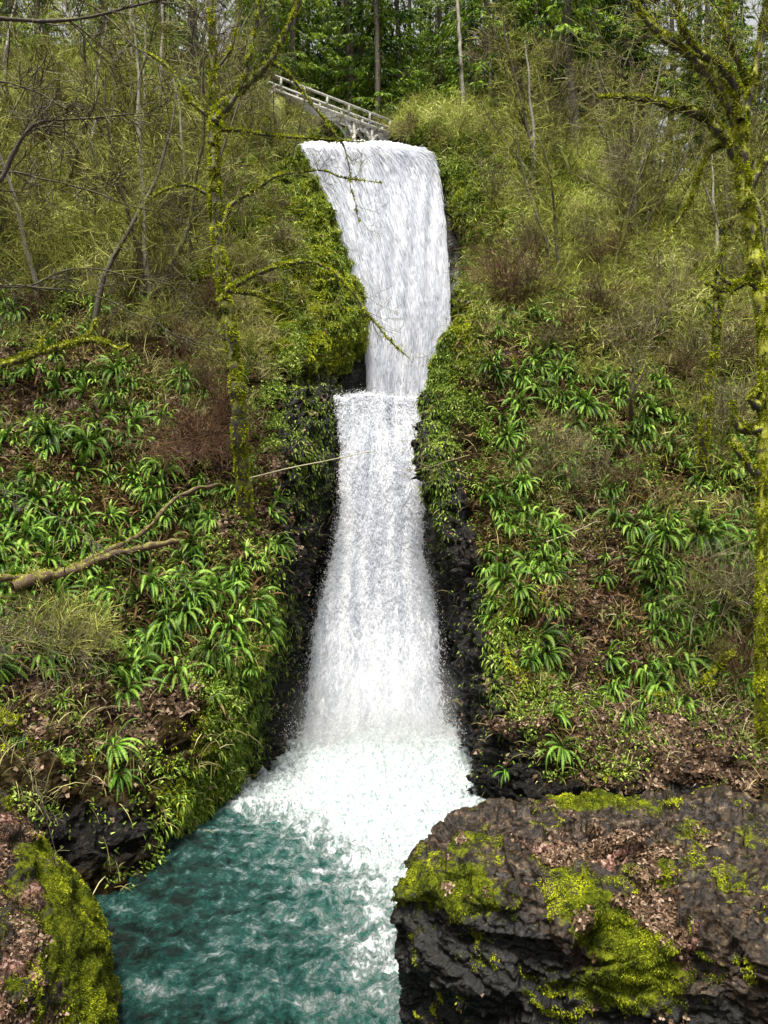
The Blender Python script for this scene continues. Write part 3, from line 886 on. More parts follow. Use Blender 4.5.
# dead leaves
parts = []
for S, n, size in ((SL, 70000, 1.0), (SR, 90000, 1.0), (SB, 16000, .45), (SLB, 14000, .4)):
    nz = fbm(S['P'] * 1.1 + 25, 3)
    w = smooth(.3, .8, S['lit'] + .45 * nz + .35 * fbm(S['P'] * 3.1, 2)) * S['vis'] * px_weight(S)
    P, N, i = scatter(S, n, w, rng)
    P = P + N * .02
    T = tangent_rand(N, rng)
    D = unit(T + N * (.35 * rng.random((n, 1))))
    L = (.05 + .09 * rng.random(n)) * size
    V, Fc, per = ribbons(P, D, unit(np.cross(D, N + .5 * rand_unit(n, rng))), L, L * .9, 1, 0, .6)
    parts.append((V, Fc, per, np.clip(.45 + .3 * rng.normal(size=n) + .4 * nz[i], 0, 1)))
stuff_ribbons('leaf_litter', parts, 'litter', 'brown and pinkish dead leaves lying on the slopes and boulders')

# hanging moss and grass curtains on the ledges
HANG = [(205, 815, 34, 30, .8), (262, 618, 20, 30, 1.4), (240, 650, 28, 30, 1.0), (250, 700, 14, 50, .9), (235, 770, 14, 40, .6), (340, 250, 14, 80, .7), (355, 330, 12, 40, .7), (320, 190, 20, 60, .5), (290, 180, 40, 60, .5),
        (440, 370, 16, 40, .8), (470, 160, 20, 40, .6), (475, 240, 14, 60, .5), (310, 440, 20, 60, .4), (500, 620, 14, 60, .5), (440, 450, 12, 60, .5)]
parts = []
for S, n in ((SL, 40000), (SR, 26000)):
    w = blobs(S['px'], S['py'], HANG) * S['vis'] * px_weight(S)
    P, N, i = scatter(S, n, w, rng)
    D = unit(N * .9 + rand_unit(n, rng) * .4 + np.array([0, 0, -.5]))
    V, Fc, per = ribbons(P, D, tangent_rand(D, rng), .08 + .20 * rng.random(n), .025 + .025 * rng.random(n), 3, 2.2, .2)
    parts.append((V, Fc, per, np.clip(.55 + .5 * fbm(P * 1.3, 2) + .2 * rng.normal(size=n), 0, 1)))
stuff_ribbons('hanging_moss', parts, 'cover', 'bright green strands hanging over the mossy ledges')

# leafy ground cover
COVER = [(480, 170, 60, 60, .6), (250, 200, 70, 100, .7), (290, 300, 50, 60, .4), (150, 120, 160, 90, .7), (610, 150, 160, 60, .7), (620, 260, 130, 60, .35), (440, 180, 50, 50, .8), (470, 150, 60, 40, .9), (590, 180, 90, 45, .7), (500, 320, 50, 50, .5), (480, 420, 40, 60, .5),
         (150, 360, 90, 50, .4), (60, 320, 60, 40, .4), (235, 620, 45, 60, .8), (260, 430, 30, 60, .8), (690, 450, 70, 60, .6), (610, 420, 80, 60, .5), (700, 350, 60, 40, .5), (100, 250, 90, 60, .4),
         (540, 650, 30, 50, .5), (210, 780, 50, 50, .3), (50, 600, 60, 50, .5), (130, 120, 130, 80, .5), (720, 540, 60, 60, .6), (500, 540, 40, 50, .7), (640, 700, 70, 25, .35)]
parts = []
for S, n in ((SL, 300000), (SR, 330000)):
    nz = fbm(S['P'] * .8 + 55, 4)
    w = (blobs(S['px'], S['py'], COVER) + .12) * smooth(-.15, .25, nz) * S['vis'] * px_weight(S) * (1 - .93 * smooth(.4, .8, S['rock'])) * S['open']
    P, N, i = scatter(S, n, w, rng)
    P = P + N * (.02 + .22 * rng.random((n, 1)) ** 2)
    D = unit(N * .7 + rand_unit(n, rng) * .8 + np.array([0, -.1, -.5]))
    L = .05 + .075 * rng.random(n)
    V, Fc, per = ribbons(P, D, tangent_rand(D, rng), L, L * .55, 1, 0, .25)
    parts.append((V, Fc, per, np.clip(.4 + .28 * rng.normal(size=n) + .5 * nz[i], 0, 1)))
stuff_ribbons('ground_cover', parts, 'cover', 'small leafy plants covering the mossy slopes')

# dry grass and fine stems
STRAW = [(620, 250, 140, 60, 1.0), (560, 110, 180, 30, 1.0), (640, 330, 120, 50, .6), (170, 200, 120, 90, .7), (110, 270, 120, 50, .8), (60, 150, 90, 80, .5), (720, 420, 60, 100, .5), (210, 350, 60, 60, .6),
         (250, 130, 60, 40, .6), (60, 640, 50, 50, .4), (430, 120, 60, 20, .9), (720, 620, 50, 60, .4), (560, 460, 60, 60, .3)]
parts = []
for S, n in ((SL, 80000), (SR, 110000)):
    nz = fbm(S['P'] * .6 + 75, 3)
    w = S['open'] * (1 - .9 * smooth(.3, .7, S['rock'])) * (blobs(S['px'], S['py'], STRAW) + .03) * smooth(-.3, .2, nz) * S['vis'] * px_weight(S)
    P, N, i = scatter(S, n, w, rng)
    D = unit(N * .5 + rand_unit(n, rng) * .55 + np.array([0, 0, .55]))
    L = .3 + .7 * rng.random(n) ** 1.6
    V, Fc, per = ribbons(P, D, tangent_rand(D, rng), L, .014 + .012 * rng.random(n), 3, 1.3, .3)
    parts.append((V, Fc, per, np.clip(.5 + .28 * rng.normal(size=n), 0, 1)))
stuff_ribbons('dry_grass', parts, 'straw', 'straw coloured dry grass and fine stems on the upper slopes')

UG = [(130, 130, 150, 90, 1.0), (100, 230, 120, 60, .7), (620, 180, 160, 80, 1.0), (620, 300, 130, 50, .4), (420, 115, 60, 20, .7), (560, 110, 160, 24, .8), (720, 420, 40, 80, .3), (270, 130, 40, 30, .6)]
parts = []
for S, n in ((SL, 90000), (SR, 110000)):
    w = S['open'] * blobs(S['px'], S['py'], UG) * S['vis'] * px_weight(S)
    P, N, i = scatter(S, n, w, rng)
    P = P + (N * .4 + np.array([0, 0, .5])) * (1.6 * rng.random((n, 1)) ** 1.5)
    D = unit(rand_unit(n, rng) * .9 + np.array([0, 0, .35]))
    V, Fc, per = ribbons(P, D, tangent_rand(D, rng), .15 + .6 * rng.random(n) ** 1.5, .010 + .014 * rng.random(n), 3, .4, .3)
    parts.append((V, Fc, per, np.clip(.5 + .7 * fbm(P * .5 + 3, 2) + .22 * rng.normal(size=n), 0, 1)))
stuff_ribbons('undergrowth', parts, 'under', 'yellow-green mossy twigs tangled over the upper slopes')

# ------------------------------------------------------------------ labels by landmark
LANDM = [('the upper waterfall', 380, 260), ('the lower waterfall', 380, 560), ('the footbridge', 330, 115), ('the two fallen logs', 110, 562), ('the slender mossy tree', 225, 320),
         ('the big mossy maple', 742, 180), ('the dark brown bush', 515, 275), ('the huge boulder', 600, 850), ('the leaf-covered gully', 590, 600), ('the pale dead snags', 475, 60),
         ('the broken mossy sapling', 712, 330), ('the mossy overhang by the pool', 250, 690), ('the hooked mossy branch', 80, 350), ('the near left rock', 50, 900),
         ('the reddish bramble', 185, 425), ('the drooping mossy branch', 708, 700), ('the mossy knob beside the falls', 460, 330), ('the top left corner', 10, 10), ('the top right corner', 758, 10),
         ('the left edge', 0, 460), ('the right edge', 768, 520), ('the dry grassy slope', 620, 250)]
ORD = ['nearest', 'second nearest', 'third nearest', 'fourth nearest', 'fifth nearest', 'sixth nearest', 'seventh nearest', 'eighth nearest', 'ninth nearest', 'tenth nearest', 'eleventh nearest', 'twelfth nearest']
TOLABEL = []      # (object, kind phrase, px, py)


def flush_labels():
    buckets = {}
    for o, ph, x, y in TOLABEL:
        c = [((x - a) ** 2 + (y - b) ** 2, nm, a, b) for nm, a, b in LANDM]
        d2, nm, a, b = min(c)
        dx, dy = x - a, y - b
        if abs(dx) > 2.4 * abs(dy): dr = 'left of' if dx < 0 else 'right of'
        elif abs(dy) > 2.4 * abs(dx): dr = 'above' if dy < 0 else 'below'
        else: dr = ('up ' if dy < 0 else 'down ') + ('left of' if dx < 0 else 'right of')
        buckets.setdefault((ph, nm, dr), []).append((d2, id(o), o))
    for (ph, nm, dr), lst in buckets.items():
        lst.sort(key=lambda q: (q[0], q[1]))
        for k, (_, _, o) in enumerate(lst):
            if len(lst) == 1: o['label'] = f'{ph} {dr} {nm}'
            else: o['label'] = f'{ph}, {ORD[min(k, 11)]} one {dr} {nm}'


# ------------------------------------------------------------------ ferns
def fern_mesh(seed, nf=22, Lm=1.15, droop=1.5, NP=44):
    r = np.random.default_rng(seed)
    Vs, Fs, Ts, n = [], [], [], 0
    for k in range(nf):
        az = 2 * np.pi * (k + r.random() * .8) / nf
        n0 = np.array([0, -.74, .67]); e1 = np.array([1.0, 0, 0]); e2 = np.cross(n0, e1)
        sp_ = r.uniform(.25, 1.5)
        L = Lm * r.uniform(.65, 1.15)
        ns = 16
        dvec = unit(n0 + (e1 * math.cos(az) + e2 * math.sin(az)) * sp_)
        pos = np.zeros(3); pts = [pos.copy()]; dirs = [dvec.copy()]
        g = droop * r.uniform(.7, 1.3)
        for s_ in range(ns):
            pos = pos + dvec * L / ns; pts.append(pos.copy())
            dvec = dvec + np.array([0, 0, -g / ns * (.4 + 1.2 * s_ / ns)]); dvec /= np.linalg.norm(dvec); dirs.append(dvec.copy())
        pts = np.array(pts); dirs = np.array(dirs)
        side = unit(np.cross(dirs, [0, 0, 1.0])); up = np.cross(side, dirs)
        roll = r.normal() * .5
        side = side * math.cos(roll) + up * math.sin(roll); up = np.cross(side, dirs)
        t = np.linspace(0, 1, NP)[2:]
        C = np.stack([np.interp(t * ns, np.arange(ns + 1), pts[:, q]) for q in range(3)], 1)
        Dd = unit(np.stack([np.interp(t * ns, np.arange(ns + 1), dirs[:, q]) for q in range(3)], 1))
        Sd = unit(np.stack([np.interp(t * ns, np.arange(ns + 1), side[:, q]) for q in range(3)], 1))
        Uu = np.cross(Sd, Dd)
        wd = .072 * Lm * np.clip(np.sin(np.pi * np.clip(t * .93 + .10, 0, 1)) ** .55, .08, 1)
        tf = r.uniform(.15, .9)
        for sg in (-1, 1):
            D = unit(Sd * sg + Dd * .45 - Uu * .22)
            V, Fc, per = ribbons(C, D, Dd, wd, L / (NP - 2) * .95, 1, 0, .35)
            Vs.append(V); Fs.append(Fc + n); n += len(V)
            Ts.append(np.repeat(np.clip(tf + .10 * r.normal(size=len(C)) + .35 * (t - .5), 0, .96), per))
        # stem
        V, Fc, per = ribbons(pts[:-1], dirs[:-1], side[:-1], L / ns * 1.05, .012, 1, 0, 1.0)
        Vs.append(V); Fs.append(Fc + n); n += len(V); Ts.append(np.full(len(V), .9))
    if NP < 44: return np.concatenate(Vs), np.concatenate(Fs), np.concatenate(Ts)
    return mesh_from('fern', np.concatenate(Vs), np.concatenate(Fs), tint=np.concatenate(Ts))


FERN = []
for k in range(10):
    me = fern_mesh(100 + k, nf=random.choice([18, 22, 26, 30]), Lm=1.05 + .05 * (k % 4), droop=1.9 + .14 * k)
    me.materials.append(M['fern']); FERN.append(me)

FD = [(60, 480, 70, 45, 1.6), (20, 545, 60, 30, 1.5), (130, 455, 60, 40, 1.1), (200, 600, 60, 35, 1.6), (248, 610, 22, 40, 1.3), (60, 610, 60, 25, 1.1), (150, 660, 50, 20, .7), (60, 375, 70, 25, .8),
      (140, 390, 40, 30, .5), (20, 640, 30, 30, .8), (200, 470, 40, 20, .5), (30, 290, 60, 30, .35), (100, 510, 60, 30, 1.2), (190, 530, 40, 30, .5), (270, 520, 15, 30, .5),
      (540, 345, 45, 35, 1.5), (520, 560, 45, 30, 1.6), (545, 595, 30, 25, 1.3), (660, 600, 45, 55, 1.8), (650, 660, 50, 25, 1.3), (700, 560, 60, 50, 1.3), (620, 500, 70, 35, 1.2), (560, 430, 50, 45, 1.0),
      (650, 430, 60, 40, .8), (545, 660, 15, 25, .9), (560, 730, 15, 22, .9), (500, 500, 30, 40, 1.0), (680, 330, 40, 20, .7), (740, 600, 30, 60, .8), (600, 390, 60, 30, .6), (720, 480, 50, 40, .8), (500, 430, 25, 40, .5)]
EXPL = [(130, 690, 1.15), (116, 745, .9), (150, 640, .8), (215, 690, .5), (560, 745, .9), (556, 715, .8), (505, 562, 1.1), (590, 475, .9), (612, 510, 1.1), (690, 660, 1.2), (640, 555, 1.1), (750, 690, 1.0), (695, 538, 1.4),
        (30, 368, .9), (58, 372, .9), (268, 515, .8), (275, 545, .8), (255, 600, 1.0), (235, 570, 1.0), (560, 395, .9), (80, 470, 1.2), (40, 500, 1.2), (755, 610, .9), (545, 350, 1.0), (520, 335, .9)]
spots = [(x, y, s) for x, y, s in EXPL]
tries = 0
frng = np.random.default_rng(77)
allx, ally = frng.random(60000) * 850 - 40, frng.random(60000) * 520 + 260
GAPS = [(592, 560, 17, 60, 3), (585, 640, 26, 40, 3), (185, 445, 50, 25, 1.2), (110, 695, 70, 22, 1.0), (60, 430, 26, 14, .8), (640, 720, 100, 24, 2), (100, 520, 20, 14, .7), (690, 515, 20, 14, .7), (560, 495, 22, 14, .8), (630, 575, 8, 40, .8), (40, 590, 60, 8, .8), (500, 470, 20, 18, .8), (575, 350, 20, 14, .7), (300, 500, 30, 200, 1.5), (230, 530, 20, 20, .8)]
wgt = blobs(allx, ally, FD) * (1 - np.clip(blobs(allx, ally, GAPS), 0, 1)) * smooth(-.25, .15, fbm(np.stack([allx / 38, ally / 30, allx * 0], 1), 2))
for x, y, w in zip(allx, ally, wgt):
    if len(spots) >= 285: break
    if frng.random() > w * .5: continue
    if 275 < x < 480: continue
    sc = frng.uniform(.6, 1.15)
    dmin = 17 * sc
    if any((x - a) ** 2 + ((y - b) * 1.15) ** 2 < (dmin * (s ** .5)) ** 2 for a, b, s in spots): continue
    spots.append((x, y, sc))
FERN_AT = []


def fern_turn(n):
    h = math.atan2(n[0], -n[1]) if n[0] ** 2 + n[1] ** 2 > .04 else 0
    return max(-1.0, min(1.0, h)) * .8 + frng.normal() * .35


for k, (x, y, sc) in enumerate(spots):
    p, n = surf(x, y)
    if k >= len(EXPL) and p[1] > 44: continue
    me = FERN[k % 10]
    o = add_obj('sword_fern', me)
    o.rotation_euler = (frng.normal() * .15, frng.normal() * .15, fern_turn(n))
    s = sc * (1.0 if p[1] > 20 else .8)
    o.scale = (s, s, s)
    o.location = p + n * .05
    ph = ('small' if sc < .75 else 'broad' if sc > .98 else 'arching') + ' green sword fern'
    tag(o, cat='fern', group='sword ferns on the slopes')
    TOLABEL.append((o, ph, x, y)); FERN_AT.append((x, y))

# the many smaller ferns between them
small = [fern_mesh(300 + k, 15, .8 + .06 * k, 2.0 + .2 * k, 24) for k in range(4)]
Vs, Fs, Ts, n_ = [], [], [], 0
m_ = 0
for x, y, w in zip(allx[::-1], ally[::-1], wgt[::-1]):
    if m_ >= 330: break
    if frng.random() > w * .30 + .01 or 275 < x < 480: continue
    if min((x - a) ** 2 + (y - b) ** 2 for a, b in FERN_AT) < 8 ** 2: continue
    FERN_AT.append((x, y)); m_ += 1
    p, n = surf(x, y)
    V, Fc, T = small[m_ % 4]
    a = fern_turn(n); c, s_ = math.cos(a), math.sin(a)
    sc = frng.uniform(.55, .95)
    Vs.append((V * sc) @ np.array([[c, s_, 0], [-s_, c, 0], [0, 0, 1]]) + p + n * .05); Fs.append(Fc + n_); Ts.append(np.clip(T + frng.normal() * .12, 0, .96)); n_ += len(V)
tag(add_obj('small_ferns', mesh_from('small_ferns', np.concatenate(Vs), np.concatenate(Fs), tint=np.concatenate(Ts)), M['fern']), 'mass of smaller ferns filling the gaps on both slopes', kind='stuff')

# brown dead fronds hanging below the ferns: stuff
n = 16000
parts = []
for S, n in ((SL, 6000), (SR, 7000)):
    w = blobs(S['px'], S['py'], FD) * S['vis'] * px_weight(S) * (1 - .95 * smooth(.3, .7, S['rock']))
    P, N, i = scatter(S, n, w, rng)
    D = unit(N * .6 + rand_unit(n, rng) * .5 + np.array([0, 0, .1]))
    V, Fc, per = ribbons(P, D, tangent_rand(D, rng), .3 + .5 * rng.random(n), .05 + .03 * rng.random(n), 3, 1.6, .3)
    parts.append((V, Fc, per, rng.random(n)))
stuff_ribbons('dead_fronds', parts, 'fern_dead', 'withered brown fern fronds under the green ferns')


# ------------------------------------------------------------------ trees
def rot_about(v, ax, ang):
    return np.array(Matrix.Rotation(ang, 3, Vector(ax)) @ Vector(v))


def grow(tb, p, d, L, r, depth, R, up=.15, wander=.25, sides=6, split=3, twig=.006, ends=None):
    m = max(4, int(L / .35)) if depth > 1 else 4
    m = min(m, 12)
    pts = [np.array(p)]; dd = unit(d)
    for k in range(m):
        dd = unit(dd + np.array([R.gauss(0, wander), R.gauss(0, wander), R.gauss(0, wander) + up]) * .6 / math.sqrt(m) * 1.4)
        pts.append(pts[-1] + dd * L / m)
    tb.add(pts, r, max(twig, r * .45), sides=max(3, sides))
    if ends is not None: ends.append(pts[-1])
    if depth <= 0: return
    for c in range(split):
        t = R.uniform(.3, 1.0)
        q = pts[min(m, int(t * m))]
        dirn = unit(pts[min(m, int(t * m))] - pts[max(0, min(m, int(t * m)) - 1)])
        ax = unit(np.cross(dirn, [R.gauss(0, 1), R.gauss(0, 1), R.gauss(0, 1)]))
        nd = rot_about(dirn, ax, math.radians(R.uniform(25, 70)))
        grow(tb, q, nd, L * R.uniform(.45, .75), max(twig, r * .5 * (1 - .3 * t)), depth - 1, R, up, wander, sides - 1, split, twig, ends)


def bare_tree(seed, H=9, r=.12, twmat='twig_green'):
    R = random.Random(seed)
    t = Tubes(); c = Tubes()
    pts = [np.zeros(3)]; d = np.array([R.gauss(0, .10), R.gauss(0, .10), 1.0])
    m = 14
    for k in range(m):
        d = unit(d + np.array([R.gauss(0, .09), R.gauss(0, .09), .05]))
        pts.append(pts[-1] + d * H / m)
    t.add(pts, r, r * .25, sides=7, wob=.3)
    for k in range(22):
        f = R.uniform(.18, 1.0); i = min(m, max(1, int(f * m)))
        az = R.uniform(0, 6.28)
        nd = np.array([math.cos(az), math.sin(az), R.uniform(.1, .9)])
        grow(c, pts[i], nd, R.uniform(1.0, 2.6) * (1.25 - f * .6), r * .28 * (1.2 - f), 2, R, .10, .3, 5, 4, .011)
    return t.mesh('trunk'), c.mesh('crown')


def place_tree(name, meshes, loc, sc, rz, tilt, ph, cat, group):
    e = empty(name, loc)
    e.rotation_euler = (tilt[0], tilt[1], rz); e.scale = (sc, sc, sc)
    for nm, me in zip(('trunk', 'crown'), meshes):
        add_obj(nm, me, None, e)
    tag(e, cat=cat, group=group)
    x, y = proj(np.array(loc) + np.array([0, 0, 2.0]))
    TOLABEL.append((e, ph, float(x), float(np.clip(y, 0, 1024))))
    return e


BT = []
for k in range(6):
    a, b = bare_tree(500 + k, H=8 + k * .7, r=.10 + .02 * (k % 3))
    a.materials.append(M['bark_moss'] if k % 2 else M['bark_pale'] if k == 2 else M['bark']); b.materials.append(M['twig_green'] if k % 3 else M['twig'])
    BT.append((a, b))

trng = random.Random(31)
n_t = 0
for (x_, y_, v_, s_) in ((258, 140, 1, .75), (277, 146, 3, .6), (246, 132, 5, .8), (290, 150, 0, .45)):
    p, n = surf(x_, y_)
    place_tree('bare_tree', BT[v_], p - np.array([0, 0, .3]), s_, x_ * 1.0, (.05, -.05), 'bare ' + ('mossy' if v_ % 2 else 'dark') + ' sapling', 'tree', 'bare saplings on the upper slopes')
for k in range(500):
    if n_t >= 105: break
    left = k % 2 == 0
    x = trng.uniform(-60, 300) if left else trng.uniform(470, 800)
    y = trng.uniform(70, 330) if left else trng.uniform(110, 300)
    if left and x > 225 and y > 110: continue
    if not left and x < 520 and y > 120: continue
    p, n = surf(x, y)
    if p[1] < 30: continue
    n_t += 1
    v = trng.randrange(6)
    place_tree('bare_tree', BT[v], p - np.array([0, 0, .3]), trng.uniform(.55, 1.15), trng.uniform(0, 6.28), (trng.gauss(0, .10), trng.gauss(0, .10)),
               'bare ' + ('mossy' if v % 2 else 'dark') + ' sapling', 'tree', 'bare saplings on the upper slopes')


# conifers
def conifer(seed, H=26, r=.32, z0=1.5, light=False):
    R = random.Random(seed); r_ = np.random.default_rng(seed)
    t = Tubes()
    zs = np.linspace(0, H, 18)
    pts = np.stack([.15 * np.sin(zs * .3 + seed), .15 * np.cos(zs * .23), zs], 1)
    t.add(pts, r, .03, sides=8, wob=.2)
    br = Tubes(); P = []; D = []
    nb = 95
    for k in range(nb):
        z = z0 + (H - z0) * (k / nb) ** 1.25
        L = (4.2 * (1 - z / H) + .5) * R.uniform(.7, 1.15)
        az = R.uniform(0, 6.28)
        m = 7
        q = np.array([0, 0, z]); d = np.array([math.cos(az), math.sin(az), R.uniform(-.05, .3)])
        bp = [q.copy()]
        for j in range(m):
            d = unit(d + np.array([R.gauss(0, .08), R.gauss(0, .08), -.10])); q = q + d * L / m; bp.append(q.copy())
        bp = np.array(bp)
        br.add(bp, .03, .008, sides=3)
        ns = int(26 * L)
        tt = .15 + .85 * r_.random(ns)
        C = np.stack([np.interp(tt * m, np.arange(m + 1), bp[:, a]) for a in range(3)], 1)
        side = unit(np.cross(d, [0, 0, 1.0]))
        sg = np.where(r_.random(ns) < .5, -1, 1)[:, None]
        off = side * sg * (.55 * (1 - tt * .6) * r_.random(ns))[:, None] * min(1, L / 2)
        P.append(C + off + np.array([0, 0, -.1]) * r_.random((ns, 1)))
        D.append(unit(side * sg * .8 + unit(d) * .7 + np.array([0, 0, -.45]) + r_.normal(size=(ns, 3)) * .3))
    P = np.concatenate(P); D = np.concatenate(D)
    L = .22 + .25 * r_.random(len(P))
    V, Fc, per = ribbons(P, D, tangent_rand(D, r_), L, .10, 2, .5, .35)
    nz = fbm(P * .7 + seed, 2)
    tint = np.repeat(np.clip(.45 + .6 * nz + .18 * r_.normal(size=len(P)), 0, 1), per)
    bv = np.concatenate(br.V); bf = np.concatenate(br.F)
    V = np.concatenate([V, bv]); Fc = np.concatenate([Fc, bf + len(V) - len(bv)]); tint = np.concatenate([tint, np.zeros(len(bv))])
    return t.mesh('trunk'), mesh_from('crown', V, Fc, tint=tint)


CT = []
for k in range(5):
    a, b = conifer(800 + k, H=24 + 2 * k, r=.28 + .04 * k, z0=(.6, 1.0, 2.5, 8, .8)[k])
    a.materials.append(M['bark']); b.materials.append(M['needles'] if k in (0, 2, 3) else M['needles_light'])
    CT.append((a, b))
spots_c = []
for k in range(34):
    spots_c.append((trng.uniform(325, 600), trng.uniform(56, 84), trng.choice([0, 1, 2, 0, 1])))
for k in range(20):
    spots_c.append((trng.uniform(-60, 330), trng.uniform(58, 86), trng.choice([0, 1, 2, 3, 4])))
for k in range(20):
    spots_c.append((trng.uniform(590, 800), trng.uniform(60, 86), trng.choice([3, 3, 2])))
spots_c += [(292, 60, 1), (280, 64, 4), (308, 68, 0), (265, 58, 4), (40, 62, 1), (100, 60, 4), (10, 64, 4), (160, 62, 1), (350, 62, 4), (520, 60, 4), (440, 66, 1), (548, 62, 4), (190, 50, 4), (240, 56, 4), (540, 58, 0), (575, 52, 3), (600, 58, 3), (668, 60, 3), (705, 58, 3), (640, 66, 3)]
for (px, Y, v) in spots_c:
    x = (px - 384) / F * Y
    place_tree('conifer', CT[v], (x, Y, height(x, Y) - .5), trng.uniform(.75, 1.1), trng.uniform(0, 6.28), (trng.gauss(0, .02), trng.gauss(0, .02)),
               ('light green' if v in (1, 4) else 'tall dark' if v == 3 else 'dark green') + ' conifer', 'tree', 'conifers behind the falls')


# shrubs
def shrub(seed, H, nst, mat, spread=.6, red=False):
    R = random.Random(seed); c = Tubes()
    for k in range(nst):
        az = R.uniform(0, 6.28); s = R.uniform(.1, spread)
        grow(c, np.array([math.cos(az), math.sin(az), 0]) * R.uniform(0, .15 * H), np.array([math.cos(az) * s, math.sin(az) * s, 1]), H * R.uniform(.5, 1), .014, 2, R, .05, .35, 4, 4, .006)
    me = c.mesh('shrub'); me.materials.append(M[mat]); return me


SHR = [shrub(900, 1.9, 14, 'twig', .9), shrub(901, 1.5, 14, 'twig_green', 1.1), shrub(902, 1.7, 16, 'twig_red', .9), shrub(903, 2.2, 12, 'twig', .7), shrub(904, 1.3, 16, 'twig', 1.4), shrub(905, 1.6, 14, 'twig_green', 1.0)]
SHN = ['grey-brown', 'olive', 'reddish', 'tall brown', 'low tangled', 'mossy']
SD = [(620, 260, 130, 50, 1), (640, 340, 100, 40, .6), (560, 120, 150, 25, 1), (430, 125, 40, 15, .6), (160, 200, 120, 80, 1), (90, 280, 100, 40, .8), (230, 360, 40, 60, .7), (40, 160, 60, 60, .8), (720, 400, 50, 60, .8),
      (60, 640, 40, 30, .5), (200, 430, 50, 30, .8), (270, 130, 40, 25, .7), (730, 650, 40, 60, .6), (550, 470, 40, 40, .3)]
cnt = 0; sp = []
for k in range(20000):
    if cnt >= 190: break
    x, y = trng.uniform(-30, 800), trng.uniform(70, 700)
    if trng.random() > float(blobs(x, y, SD)) * .6: continue
    if 290 < x < 480 and y > 140: continue
    if any((x - a) ** 2 + (y - b) ** 2 < 12 ** 2 for a, b in sp): continue
    p, n = surf(x, y)
    sp.append((x, y)); cnt += 1
    v = trng.choice([0, 1, 1, 3, 4, 5, 5, 2])
    if 150 < x < 260 and 380 < y < 470: v = 2
    o = add_obj('bare_shrub', SHR[v])
    ax = unit(n * .5 + np.array([0, 0, .8]))
    o.rotation_mode = 'QUATERNION'
    o.rotation_quaternion = Vector(ax).to_track_quat('Z', 'Y') @ Matrix.Rotation(trng.random() * 6.28, 3, 'Z').to_quaternion()
    s = trng.uniform(.7, 1.3); o.scale = (s, s, s); o.location = p
    tag(o, cat='shrub', group='leafless shrubs on the slopes')
    TOLABEL.append((o, SHN[v] + ' leafless shrub', x, y))

# the dark brown bush and reddish bramble
p, n = surf(512, 305)
c = Tubes(); R = random.Random(5)
for k in range(46):
    az = R.uniform(0, 6.28)
    grow(c, p + np.array([R.gauss(0, .25), R.gauss(0, .2), 0]), np.array([math.cos(az) * .55, math.sin(az) * .5, 1]), R.uniform(1.6, 3.4), .022, 2, R, .08, .28, 4, 4, .007)
me = c.mesh('bush'); me.materials.append(M['twig_red'])
tag(add_obj('bush', me), 'dark brown leafless bush standing on the rim right of the upper falls', 'bush')
p, n = surf(185, 455)
c = Tubes(); R = random.Random(6)
for k in range(60):
    az = R.uniform(0, 6.28)
    grow(c, p + np.array([R.gauss(0, .9), R.gauss(0, .4), R.gauss(0, .1)]), np.array([math.cos(az) * .9, math.sin(az) * .6 - .4, .5]), R.uniform(.9, 1.8), .012, 2, R, -.25, .35, 3, 4, .006)
me = c.mesh('bramble'); me.materials.append(M['twig_red'])
tag(add_obj('bramble', me), 'low reddish brown bramble thicket left of the mossy tree trunk', 'bramble')


# hero trees from explicit limbs
PATCH = [-.02]


def fuzz(pts_r, n, size, seed, lo=0.0, up=.6):
    """moss tufts on limbs: list of (pts, rad)"""
    r = np.random.default_rng(seed)
    seg = []; w = []
    for pts, rad in pts_r:
        for a, b, ra, rb in zip(pts[:-1], pts[1:], rad[:-1], rad[1:]):
            seg.append((a, b, ra, rb)); w.append(np.linalg.norm(b - a) * max(0, (ra + rb) / 2 - lo))
    w = np.array(w); w /= w.sum()
    A = np.array([s[0] for s in seg]); B = np.array([s[1] for s in seg]); RA = np.array([s[2] for s in seg]); RB = np.array([s[3] for s in seg])
    i = r.choice(len(seg), n, p=w); t = r.random(n)[:, None]
    C = A[i] * (1 - t) + B[i] * t; rad = RA[i] * (1 - t[:, 0]) + RB[i] * t[:, 0]
    d = unit(B[i] - A[i]); q = rand_unit(n, r); q[:, 2] += up * (r.random(n) < .6)
    q = unit(q - (q * d).sum(1)[:, None] * d)
    keep = (fbm((C + q * rad[:, None]) * np.array([6, 6, 2.2]) + 3, 2) + .45 * q[:, 2]) > PATCH[0]
    C, q, rad = C[keep], q[keep], rad[keep]
    n = len(C)
    L = size * (.5 + r.random(n))
    D = unit(q + r.normal(size=(n, 3)) * .5 + np.array([0, 0, -.5]))
    V, Fc, per = ribbons(C + q * rad[:, None] * .9, D, tangent_rand(D, r), L, L * .4, 1, 0, .4)
    nz = fbm(C * 1.8 + 30, 2)
    return mesh_from('moss', V, Fc, tint=np.repeat(np.clip(.66 + .5 * nz + .2 * r.normal(size=n), 0, 1), per))


